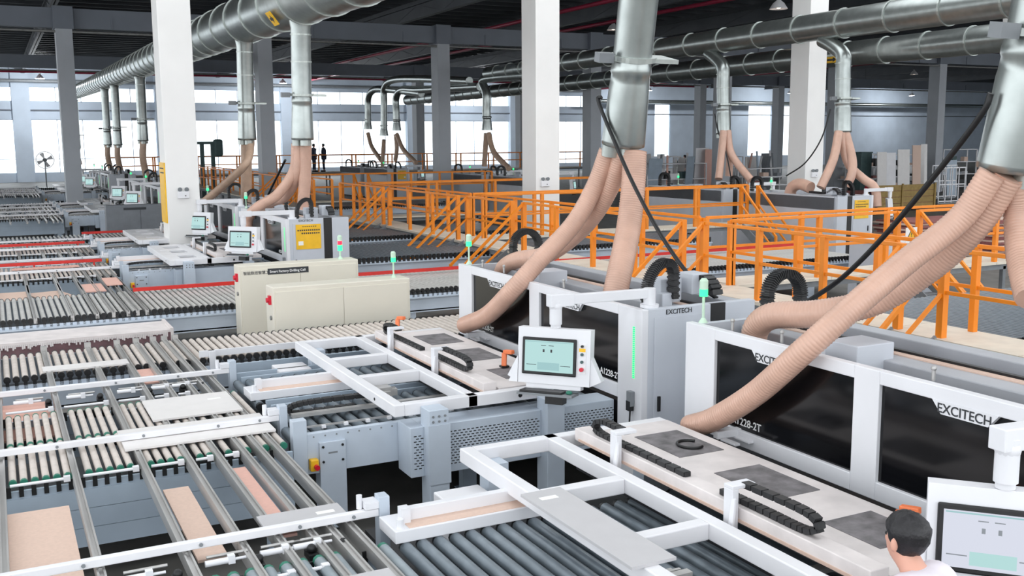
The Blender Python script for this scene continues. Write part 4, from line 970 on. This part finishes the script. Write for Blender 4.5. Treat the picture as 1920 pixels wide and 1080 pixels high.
def stair_y(t, x0, x1, y_top, z_top):
    """stairs leaving a cross deck at y_top, going down toward -Y"""
    run = 1.45
    for xx in (x0, x1):
        a = Vector((xx, y_top, z_top+1.05)); b = Vector((xx, y_top-run, 0.72))
        MB().bar(a, b, 0.05, 0.05, (1, 0, 0)).build('stair_rail', ORANGE, t)
        MB().bar(a-Vector((0, 0, 0.5)), b-Vector((0, 0, 0.4)), 0.035, 0.045, (1, 0, 0)).build('stair_rail', ORANGE, t)
        MB().box(xx-0.03, xx+0.03, b.y-0.03, b.y+0.03, 0, 0.74).build('stair_post', ORANGE, t)
        MB().box(xx-0.045, xx+0.045, y_top-0.045, y_top+0.045, z_top, z_top+1.07).build('post', ORANGE, t)
        MB().bar((xx, y_top-0.05, z_top-0.05), (xx, y_top-run*0.95, 0.05), 0.03, 0.2, (0, 0, 1)).build('stringer', STEELG, t)
    for k in range(4):
        f = (k+1)/5; MB().box(x0+0.02, x1-0.02, y_top-run*f, y_top-run*f+0.24, z_top*(1-f)-0.02, z_top*(1-f)).build('tread', STEELG, t)
def walkway(axis, c0, c1, a0, a1, label, gaps=(), nseg=1.55, zd=0.95, far_gaps=()):
    """axis 'Y': deck X in [c0,c1], along Y a0..a1; axis 'X' likewise"""
    if axis == 'Y': t = thing('walkway_platform', ((c0+c1)/2, (a0+a1)/2, 0), label, 'walkway', 'orange railed walkways')
    else: t = thing('walkway_platform', ((a0+a1)/2, (c0+c1)/2, 0), label, 'walkway', 'orange railed walkways')
    def PT(a, c): return (c, a, zd) if axis == 'Y' else (a, c, zd)
    n = max(1, int(round((a1-a0)/1.9))); st = (a1-a0)/n
    for k in range(n):
        s, e = a0+st*k+0.006, a0+st*(k+1)-0.006
        mb = MB().box(c0-0.12, c1+0.08, s, e, zd-0.05, zd) if axis == 'Y' else MB().box(s, e, c0-0.08, c1+0.08, zd-0.05, zd)
        mb.build('deck_plank', DECK, t)
    for c in (c0, c1-0.06):
        mb = MB().box(c-0.1 if c == c0 else c, c+0.0 if c == c0 else c+0.1, a0, a1, zd-0.16, zd-0.05) if axis == 'Y' else MB().box(a0, a1, c, c+0.06, zd-0.16, zd-0.05)
        mb.build('deck_beam', STEELG, t)
    x = a0+0.4
    while x < a1:
        for c in (c0, c1-0.08):
            mb = MB().box(c, c+0.08, x, x+0.08, 0, zd-0.1) if axis == 'Y' else MB().box(x, x+0.08, c, c+0.08, 0, zd-0.1)
            mb.build('support_leg', STEELG, t)
        x += 3.1
    for c, gp in ((c0, gaps), (c1, far_gaps)):
        cuts = sorted(gp); s = a0
        for g0, g1 in cuts+[(a1, a1)]:
            if g0-s > 0.3: rail_line(t, PT(s, c), PT(g0, c), max(1, int(round((g0-s)/nseg))))
            s = g1
    return t
G1 = [(8.2, 8.85), (12.75, 13.3), (18.84, 19.4), (21.7, 22.25), (27.0, 27.5)]
W1 = walkway('Y', 9.9, 10.55, 5.2, 31.5, 'long orange railed walkway with stairs running behind the drilling machines', G1, far_gaps=[(12.9, 13.7), (22.2, 22.9)])
for a, b in G1: stair(W1, 9.9, 0.95, a, b, 1)
W2 = walkway('X', 12.9, 13.6, 10.6, 19.0, 'orange railed cross walkway toward the white column beside the cable', [(14.3, 14.85)], nseg=2.2)
W3 = walkway('X', 22.2, 22.9, 10.6, 19.3, 'orange railed cross walkway behind, leading to the rear machines', [(18.5, 19.1)], nseg=1.6)
stair_y(W2, 14.3, 14.85, 12.9, 0.95); stair_y(W3, 18.5, 19.1, 22.2, 0.95)
W4 = walkway('Y', 9.9, 10.55, 34.5, 66, 'brownish orange walkway in the far middle distance', [(36, 36.6), (39.2, 39.8)], nseg=2.2, far_gaps=[(39.5, 40.2)])
for a in (36.0, 39.2): stair(W4, 9.9, 0.95, a, a+0.6, 1)
W5 = walkway('X', 39.5, 40.2, 10.6, 19.2, 'far cross walkway in front of the dark rear machines', [(13.0, 13.6)], nseg=2.2)
stair_y(W5, 13.0, 13.6, 39.5, 0.95)
W6 = walkway('X', 30.2, 30.9, 10.6, 19, 'orange walkway beyond the column beside the rear machines', nseg=2.2)
W8 = walkway('X', 62, 62.8, 6, 40, 'high far walkway where two people stand', nseg=2.4, zd=1.45)
# warning triangle on the cross walkway rail
p = onY(1708, 440, 12.85)
wt = thing('warning_sign', (p.x, 12.85, p.z-0.15), 'white plate with yellow warning triangle on the orange railing', 'sign')
MB().box(p.x-0.14, p.x+0.14, 12.84, 12.85, p.z-0.15, p.z+0.13).build('plate', PAPER, wt)
MB().prism([(p.x-0.11, 12.838, p.z-0.07), (p.x+0.11, 12.838, p.z-0.07), (p.x, 12.838, p.z+0.11)], (0, 0.004, 0)).build('triangle', INK, wt)
MB().prism([(p.x-0.08, 12.836, p.z-0.053), (p.x+0.08, 12.836, p.z-0.053), (p.x, 12.836, p.z+0.08)], (0, 0.004, 0)).build('triangle_field', YEL, wt)
MB().box(p.x-0.008, p.x+0.008, 12.833, 12.836, p.z-0.015, p.z+0.045).box(p.x-0.008, p.x+0.008, 12.833, 12.836, p.z-0.04, p.z-0.026).build('exclamation_mark', INK, wt)

# ================================================================ RIGHT BACKGROUND
# grey conveyor guard boxes and white panels near the cross walkway
for (x0, x1, y0, y1, h, mm, lab) in ((15.3, 17.0, 14.2, 15.0, 1.25, SIDE, 'grey machine cover box behind the orange cross walkway'),
                                     (18.6, 20.5, 11.6, 12.4, 1.1, SIDE, 'white conveyor cover box near the picture edge')):
    t = thing('cover_box', ((x0+x1)/2, (y0+y1)/2, 0), lab, 'cover')
    MB().box(x0, x1, y0, y1, 0, h).build('body', mm, t, 0.01)
    MB().box(x0-0.02, x1+0.02, y0-0.02, y1+0.02, h, h+0.03).build('lid', WHITE, t)
    MB().box(x0+0.1, x1-0.1, y0-0.01, y0, 0.15, h-0.1).build('door', mm, t, 0.004)
# low stacks of red-brown boards
def stack(px, py, Y, wd, dp, n, label, m=REDWOOD):
    p = onY(px, py, Y); z = 0
    t = thing('pallet', (p.x, Y, 0), label.replace('#', 'pallet under'), 'pallet', 'pallets under board stacks')
    for k in range(3): MB().box(p.x-wd/2, p.x+wd/2, Y-dp/2+k*(dp-0.1)/2, Y-dp/2+k*(dp-0.1)/2+0.1, 0, 0.12).build('bearer', CARD, t)
    z = 0.12
    for k in range(n):
        dx, dy = random.uniform(-0.06, 0.06), random.uniform(-0.08, 0.08); th = 0.045
        mb = MB().obox((p.x+dx, Y+dy, z+th/2), (1, random.uniform(-0.02, 0.02), 0), (0, 1, 0), (0, 0, 1), wd/2, dp/2, th/2)
        single(mb, 'panel_board', m if k % 3 else PINKB, (p.x+dx, Y+dy, z), label.replace('#', ('reddish' if k % 3 else 'pale')+' board, %s up in' % ORD[k]), 'board', 'stacked boards')
        z += th+0.004
stack(1745, 385, 19.5, 2.6, 1.4, 20, '# the low stack behind the bent hose')
stack(1880, 385, 18.5, 2.2, 1.4, 22, '# the low stack at the picture edge behind the railing')
# storage racks, carts and leaning boards along the far right
BOXC = [('dark grey', DKGREY), ('black', BLACK), ('red-brown', REDWOOD), ('tan', PINKB), ('white', WHITE), ('blue-grey', BASE2), ('green', CLUT_G)]
def rack(px, Y, wd, h, shelves, label, m=WHITE):
    cnt = {}
    p = onY(px, 300, Y); x0 = p.x-wd/2; x1 = p.x+wd/2
    t = thing('storage_rack', (p.x, Y, 0), label, 'rack', 'storage racks by the blue wall')
    for x in (x0, x1):
        for y in (Y, Y+0.7): MB().box(x-0.03, x+0.03, y-0.03, y+0.03, 0, h).build('upright', m, t)
    for k in range(shelves):
        z = 0.25+(h-0.3)*k/max(1, shelves-1)
        MB().box(x0, x1, Y-0.03, Y+0.73, z, z+0.05).build('shelf', m, t)
        if k == shelves-1: continue
        x = x0+0.1
        while x < x1-0.7:
            w_, d_, h_ = random.uniform(0.25, 0.6), random.uniform(0.2, 0.4), random.uniform(0.12, min(0.45, (h-0.3)/shelves))
            bc = random.choice(BOXC)
            if random.random() < 0.7:
              cnt[bc[0]] = cnt.get(bc[0], -1)+1
              single(MB().box(x, x+w_, Y+0.1, Y+0.1+d_, z+0.05, z+0.05+h_), 'storage_box', bc[1], (x+w_/2, Y+0.1+d_/2, z+0.05), '%s %s box on the %s' % (ORD[cnt[bc[0]]], bc[0], label), 'box', 'boxes on the storage racks', 0.01)
            x += w_+random.uniform(0.05, 0.3)
    return x0, x1
def lean(px, py0, py1, Y, wd, m, label, tilt=0.12):
    a = onY(px, py1, Y); b = onY(px, py0, Y); a.z = 0.0
    d = Vector((tilt*0.4, tilt, 1)).normalized(); L = (b.z-a.z)
    mb = MB().obox(a+d*L/2, (1, 0, 0), d.cross(Vector((1, 0, 0))), d, wd/2, 0.02, L/2)
    return single(mb, 'panel_board', m, a, label, 'board', 'boards leaning by the blue wall')
rx = rack(1270, 46, 4.0, 2.0, 3, 'white rack left of the hanging hoses')
for k, (px, Y, wd, h, lab) in enumerate(((1440, 44, 3.0, 1.7, 'white rack between the hoses and the column'), (1625, 43, 3.2, 2.4, 'white rack behind the man in dark red'), (1700, 45, 4.0, 2.3, 'long white rack behind the tall pale boards'), (1800, 44, 3.0, 2.6, 'white rack by the slanting black cable'), (1335, 52, 5.0, 2.2, 'white rack under the narrow window'), (1230, 56, 4.0, 2.2, 'white rack near the walking person'))):
    rack(px, Y, wd, h, 4, lab)
mats_l = [GREYB, LIGHTB, PINKC, WHITE, DKGREY, BASE2]
NAMES_L = ['grey', 'pale', 'pink', 'white', 'dark grey', 'blue-grey']
for k in range(26):
    px = 1215+k*9.5+random.uniform(-3, 3); t0 = 275+random.uniform(-5, 22)
    if 1335 < px < 1385: continue
    lean(px, t0, 338, 47+random.uniform(-1, 2), random.choice([0.12, 0.25, 0.5, 0.9]), mats_l[(k*5+k//6) % 6], '%s board, %s in the row leaning left of the white column' % (NAMES_L[(k*5+k//6) % 6], ORD[k]), random.uniform(-0.5, 0.3))
for px, t0, b0, wd, mm, lab in ((1695, 280, 345, 0.9, LIGHTB, 'tall pale board standing right of the man in dark red'), (1722, 272, 350, 0.9, PINKB, 'tall pinkish tan board standing beside a pale one'), (1655, 285, 330, 0.7, LIGHTB, 'pale upright board near the dark red shirt'), (1672, 286, 330, 0.7, WHITE, 'white upright board near the dark red shirt'), (1735, 270, 300, 0.5, LIGHTB, 'pale board sticking up behind the tan one'), (1785, 300, 350, 0.8, BASE2, 'grey board leaning under the slanting cable')):
    lean(px, t0, b0, 40, wd, mm, lab, 0.08)
t = onY(1625, 305, 41); bx_ = thing('waste_bin', (t.x, 41, 0), 'dull green upright bin behind the hoses and column', 'bin')
MB().box(t.x-0.4, t.x+0.4, 41, 41.6, 0.0, 2.5).build('body', CLUT_G, bx_, 0.03); MB().box(t.x-0.43, t.x+0.43, 40.98, 41.63, 2.5, 2.56).build('lid', CLUT_G, bx_)
for px, lab, Y in ((1785, 'white wire cart by the slanting black cable', 34), (1770, 'white wire cart just behind another by the cable', 37)):
    p = onY(px, 345, Y); t = thing('wire_cart', (p.x, Y, 0), lab, 'cart')
    for i in range(5): MB().box(p.x-0.9+0.45*i-0.02, p.x-0.9+0.45*i+0.02, Y-0.02, Y+0.02, 0.2, 1.9).build('upright_bar', WHITE, t)
    for z in (0.25, 1.05, 1.85): MB().box(p.x-0.9, p.x+0.9, Y-0.02, Y+0.02, z, z+0.05).build('cross_bar', WHITE, t)
    MB().box(p.x-0.9, p.x+0.9, Y, Y+0.8, 0.15, 0.2).build('cart_deck', STEELG, t)
    for s in (-0.8, 0.8): MB().cyl((p.x+s, Y+0.1, 0.08), (p.x+s, Y+0.16, 0.08), 0.08, 10).build('wheel', BLACK, t)
p = onY(1690, 360, 33); t = thing('pallet_crate', (p.x, 33, 0), 'olive brown crate behind the low reddish board stacks', 'crate')
for k in range(4): MB().box(p.x-2.2, p.x+2.2, 33, 33.04, 0.1+0.28*k, 0.1+0.28*k+0.26).build('slat', CARD, t)
for s in (-2.2, 0, 2.1): MB().box(p.x+s, p.x+s+0.1, 32.95, 33.0, 0, 1.25).build('corner_post', CARD, t)
MB().box(p.x-2.2, p.x+2.2, 33.04, 34.2, 0.1, 0.95).build('contents', REDWOOD, t)

# ================================================================ PEOPLE
def skin_mesh(name, V, E, R, m, base, parent=None, sub=2):
    me = bpy.data.meshes.new(name); me.from_pydata([tuple(Vector(v)-Vector(base)) for v in V], E, []); me.materials.append(m)
    ob = bpy.data.objects.new(name, me); COL.objects.link(ob)
    sk = ob.modifiers.new('skin', 'SKIN')
    if not me.skin_vertices: 
        bm = bmesh.new(); bm.from_mesh(me); bm.verts.layers.skin.verify(); bm.to_mesh(me); bm.free()
    lay = me.skin_vertices[0].data
    for i, r in enumerate(R): lay[i].radius = (r, r) if not isinstance(r, tuple) else r; lay[i].use_root = (i == 0)
    sk.use_smooth_shade = True
    sb = ob.modifiers.new('sub', 'SUBSURF'); sb.levels = sub; sb.render_levels = sub
    if parent: ob.parent = parent; ob.location = Vector(base)-wloc(parent)
    else: ob.location = base
    for p_ in me.polygons: p_.use_smooth = True
    return ob
def person(loc, yaw, label, J, cloth, legm, detail=True, scale=1.0):
    """J: dict of joint positions in a local frame (x forward, y left, z up)"""
    base = Vector(loc); cy_, sy_ = math.cos(yaw), math.sin(yaw)
    def W(v): x, y, z = v; return base + Vector((x*cy_-y*sy_, x*sy_+y*cy_, z))*scale
    t = thing('person', base, label, 'person')
    V = []; E = []; R = []
    def add(v, r, par=None):
        V.append(W(v)); R.append(r*scale if not isinstance(r, tuple) else (r[0]*scale, r[1]*scale)); i = len(V)-1
        if par is not None: E.append((par, i))
        return i
    pel = add(J['pelvis'], 0.1); ch = add(J['chest'], 0.1, pel); nk0 = add(J['neckbase'], 0.05, ch); nk = add(J['neck'], 0.05, nk0)
    hd_c = Vector(J['head'])
    h1 = add(tuple(hd_c+Vector((0.012, 0, -0.055))), (0.07, 0.06), nk); h2 = add(tuple(hd_c+Vector((0.004, 0, 0.0))), (0.088, 0.078), h1); h3 = add(tuple(hd_c+Vector((-0.008, 0, 0.06))), (0.085, 0.075), h2)
    for s in ('l', 'r'):
        sh = add(J['sh'+s], 0.045, nk0); el = add(J['el'+s], 0.04, sh); wr = add(J['wr'+s], 0.028, el); hv = Vector(J['ha'+s]); wv = Vector(J['wr'+s])
        dirn = (hv-wv).normalized(); pm = add(tuple(wv+dirn*0.05), (0.036, 0.018), wr)
        side = dirn.cross(Vector((0, 0, 1)))
        side = side.normalized() if side.length > 0.1 else Vector((0, 1, 0)); dn = Vector((0, 0, -1))
        if detail:
            for k, (o, l) in enumerate(((-0.03, 0.07), (-0.01, 0.085), (0.011, 0.08), (0.03, 0.062))):
                a = add(tuple(wv+dirn*0.09+side*o), 0.0095, pm); b = add(tuple(wv+dirn*(0.09+l*0.55)+side*o*1.15+dn*0.01), 0.0085, a); add(tuple(wv+dirn*(0.09+l)+side*o*1.1+dn*0.035), 0.007, b)
            sg = -1 if s == 'l' else 1
            a = add(tuple(wv+dirn*0.045+side*0.042*sg), 0.011, pm); add(tuple(wv+dirn*0.09+side*0.06*sg+dn*0.015), 0.009, a)
        else:
            add(tuple(wv+dirn*0.14+dn*0.02), 0.018, pm)
        hp = add(J['hip'+s], 0.085, pel); kn = add(J['kn'+s], 0.055, hp); an = add(J['an'+s], 0.036, kn); add(tuple(Vector(J['an'+s])+Vector((0.16, 0, -0.05))), 0.035, an)
    body = skin_mesh('body', V, E, R, SKIN, base, t)
    # face: nose, ears, hair
    f = Vector((cy_, sy_, 0)); lft = Vector((-sy_, cy_, 0)); H = W(tuple(hd_c))
    if detail:
        MB().sphere(H+f*0.078*scale-Vector((0, 0, 0.012)), 0.013, 8, 6, (1, 1, 1.7)).build('nose', SKIN, t)
        for s in (-1, 1): MB().sphere(H+lft*0.084*s*scale-f*0.005, 0.03, 10, 8, (0.75, 0.45, 1.05)).build('ear', SKIN, t)
        for s in (-1, 1): MB().sphere(H+f*0.066+lft*0.03*s+Vector((0, 0, 0.018)), 0.009, 8, 6).build('eye', BLACK, t)
        MB().obox(H+f*0.066+Vector((0, 0, -0.05)), lft, f, (0, 0, 1), 0.02, 0.006, 0.003).build('mouth', REDWOOD, t)
    hr = MB()
    hc = H + Vector((0, 0, 0.035)) - f*0.012
    nu, nv = 24, 14; vs_ = []
    for j in range(nv+1):
        tt = math.pi*0.70*j/nv
        for i in range(nu):
            k = 2*math.pi*i/nu; dv = f*math.cos(k)+lft*math.sin(k)
            r_ = 0.103*scale*(1+0.02*math.sin(9*k+3*j)*(j > 1)+0.015*math.sin(5*k-2*j))*(1-0.22*(j/nv)**5)
            cut = 1.0 if math.cos(k) < 0.3 else 1.0-0.36*(math.cos(k)-0.3)/0.7
            ta = tt*cut
            vs_.append(hc+dv*(r_*math.sin(ta)*(0.92 if abs(math.sin(k)) > 0.6 else 1.0)*(1.0 if math.cos(ta) > 0 else 1.0+0.12*math.cos(ta)))+Vector((0, 0, r_*(0.95*math.cos(ta) if math.cos(ta) > 0 else 1.75*math.cos(ta)))))
    hr.add(vs_, [(j*nu+i, (j+1)*nu+i, (j+1)*nu+(i+1) % nu, j*nu+(i+1) % nu) for j in range(nv) for i in range(nu)], True)
    hr.build('hair', HAIR, t)
    # shirt
    V, E, R = [], [], []
    pel = add(tuple(Vector(J['pelvis'])+Vector((0, 0, -0.02))), 0.155); ch = add(J['chest'], 0.185, pel); nk0 = add(tuple(Vector(J['neckbase'])+Vector((-0.01, 0, 0.025))), 0.1, ch)
    for s in ('l', 'r'):
        sh = add(J['sh'+s], 0.09, nk0); el = add(J['el'+s], 0.062, sh); add(tuple(Vector(J['el'+s]).lerp(Vector(J['wr'+s]), 0.85)), 0.045, el)
    skin_mesh('shirt', V, E, R, cloth, base, t)
    V, E, R = [], [], []
    pel = add(J['pelvis'], 0.15)
    for s in ('l', 'r'):
        hp = add(J['hip'+s], 0.1, pel); kn = add(J['kn'+s], 0.072, hp); add(tuple(Vector(J['an'+s])+Vector((0, 0, 0.03))), 0.06, kn)
    skin_mesh('trousers', V, E, R, legm, base, t)
    for s in ('l', 'r'):
        a = W(J['an'+s]); MB().obox(a+f*0.07*scale+Vector((0, 0, 0.045-a.z+base.z)), f, lft, (0, 0, 1), 0.14*scale, 0.048*scale, 0.045*scale).build('shoe', BOOT, t, 0.02)
    return t
def standing(**kw):
    J = dict(pelvis=(0, 0, 0.95), chest=(0.0, 0, 1.25), neckbase=(0, 0, 1.44), neck=(0.01, 0, 1.5), head=(0.03, 0, 1.62),
             shl=(0, 0.19, 1.4), ell=(-0.02, 0.25, 1.12), wrl=(0.06, 0.25, 0.9), hal=(0.1, 0.25, 0.75), shr=(0, -0.19, 1.4), elr=(-0.02, -0.25, 1.12), wrr=(0.06, -0.25, 0.9), har=(0.1, -0.25, 0.75),
             hipl=(0, 0.1, 0.9), knl=(0.03, 0.11, 0.5), anl=(0, 0.11, 0.08), hipr=(0, -0.1, 0.9), knr=(0.03, -0.11, 0.5), anr=(0, -0.11, 0.08))
    J.update(kw); return J
# operator leaning over the near table, back of the head toward the viewer
hp = onZ(1690, 1026, 1.60)
person((hp.x+0.14, hp.y-0.12, 0), math.radians(100), 'man with black hair and pale shirt bending over the near table', standing(
    chest=(0.06, 0, 1.24), neckbase=(0.12, 0, 1.42), neck=(0.15, 0, 1.475), head=(0.2, 0.0, 1.585),
    shl=(0.12, 0.19, 1.37), shr=(0.12, -0.19, 1.37), ell=(0.32, 0.26, 1.16), wrl=(0.52, 0.2, 1.1), hal=(0.62, 0.18, 1.08), elr=(0.3, -0.26, 1.14), wrr=(0.5, -0.2, 1.08), har=(0.6, -0.16, 1.05)), SHIRT, NAVY)
# two people on the high far walkway
for px, yaw, lab in ((588, 0.2, 'person in dark clothes standing on the far walkway beside the hoses'), (607, 3.0, 'person in blue jacket facing another on the far walkway')):
    q = onY(px, 290, 62.4); person((q.x, 62.4, 1.45), yaw, lab, standing(wrl=(0.2, 0.2, 1.1), hal=(0.3, 0.2, 1.1)), NAVY, NAVY, False)
q = onY(1284, 320, 52); person((q.x, 52, 0.6), math.radians(160), 'person in dark clothes striding between the white column and the thick duct', standing(knl=(0.2, 0.11, 0.52), anl=(0.3, 0.11, 0.1), knr=(-0.02, -0.11, 0.5), anr=(-0.35, -0.11, 0.12), elr=(-0.15, -0.25, 1.15), wrr=(0.05, -0.25, 1.2), har=(0.15, -0.22, 1.3)), NAVY, NAVY, False)
st_ = thing('step_platform', (q.x, 52, 0), 'low grey step platform under the striding person', 'platform'); MB().box(q.x-0.8, q.x+0.8, 51.5, 52.5, 0.55, 0.6).build('deck', STEELG, st_)
for a in (-0.7, 0.7): MB().box(q.x+a-0.04, q.x+a+0.04, 51.6, 51.7, 0, 0.55).box(q.x+a-0.04, q.x+a+0.04, 52.3, 52.4, 0, 0.55).build('leg', STEELG, st_)
q = onY(1640, 345, 32); person((q.x, 32, 0), math.radians(200), 'person in a dark red shirt bending behind the rear machine', standing(
    chest=(0.22, 0, 1.2), neckbase=(0.36, 0, 1.32), neck=(0.41, 0, 1.35), head=(0.5, 0, 1.42), shl=(0.34, 0.19, 1.28), shr=(0.34, -0.19, 1.28), ell=(0.42, 0.24, 1.02), elr=(0.42, -0.24, 1.02), wrl=(0.5, 0.2, 0.85), wrr=(0.5, -0.2, 0.85), hal=(0.55, 0.2, 0.75), har=(0.55, -0.2, 0.75)), REDSH, NAVY, False)

# ================================================================ SMALL THINGS
def handgun(x, y, z, label):
    t = thing('air_gun', (x, y, z), label, 'tool', 'orange air guns')
    MB().bar((x, y, z), (x+0.02, y+0.03, z+0.13), 0.05, 0.05).build('grip', PINKTOOL, t, 0.01)
    MB().bar((x+0.02, y+0.03, z+0.14), (x+0.06, y-0.08, z+0.15), 0.05, 0.04).build('barrel', PINKTOOL, t, 0.008)
    MB().box(x-0.03, x+0.05, y-0.02, y+0.05, z-0.01, z+0.005).build('holder', BLACK, t)
q = onX(1690, 975, 4.6); handgun(q.x, q.y, q.z-0.08, 'orange tool beside the near console above the man')
q = onX(945, 672, 4.35); handgun(q.x, q.y, q.z-0.08, 'orange tool beside the console with the cyan screen')
q = onZ(745, 618, 1.09); handgun(q.x, q.y, 1.085, 'orange tool at the far end of the white ladder frame')
# pedestal fan by the far windows
q = onY(84, 300, 84); ft = thing('pedestal_fan', (q.x, 84, 0), 'white pedestal fan in front of the far windows beside the grey pillar', 'fan')
MB().cyl((q.x, 84, 0), (q.x, 84, 0.06), 0.5, 16).build('base', WHITE, ft); MB().cyl((q.x, 84, 0.05), (q.x, 84, q.z), 0.05, 8).build('pole', STEELG, ft)
MB().cyl((q.x, 84.1, q.z), (q.x, 83.8, q.z), 0.16, 12).build('motor', STEELG, ft)
gd = MB().tube([Vector((q.x+0.62*math.cos(a*0.2618), 83.75, q.z+0.62*math.sin(a*0.2618))) for a in range(25)], 0.03, 6)
gd.build('guard_ring', WHITE, ft)
for k in range(4):
    a = k*math.pi/2+0.4; c = Vector((math.cos(a), 0, math.sin(a))); d = Vector((-math.sin(a), 0.35, math.cos(a)))
    MB().prism([Vector((q.x, 83.75, q.z))+c*0.12-d*0.05, Vector((q.x, 83.75, q.z))+c*0.56-d*0.16, Vector((q.x, 83.75, q.z))+c*0.56+d*0.16, Vector((q.x, 83.75, q.z))+c*0.12+d*0.05], (0, 0.02, 0)).build('blade', WHITE, ft)
# dark lifting post silhouetted against the windows
a0 = onY(378, 268, 58); a1 = onY(398, 268, 58); a2 = onY(405, 268, 58); a3 = onY(362, 268, 58)
lt = thing('lifting_gantry', (a0.x, 58, 0), 'dark lifting gantry silhouetted against the far windows behind the white column', 'gantry')
for p_ in (a0, a1):
    MB().box(p_.x-0.1, p_.x+0.1, 57.9, 58.1, 0, p_.z).build('post', CLUT_G, lt)
MB().box(a3.x, a2.x+0.2, 57.92, 58.08, a0.z-0.08, a0.z+0.08).build('boom', CLUT_G, lt)
MB().box(a2.x-0.15, a2.x+0.35, 57.8, 58.2, a0.z-0.75, a0.z+0.2).build('hoist', CLUT_G, lt, 0.12)
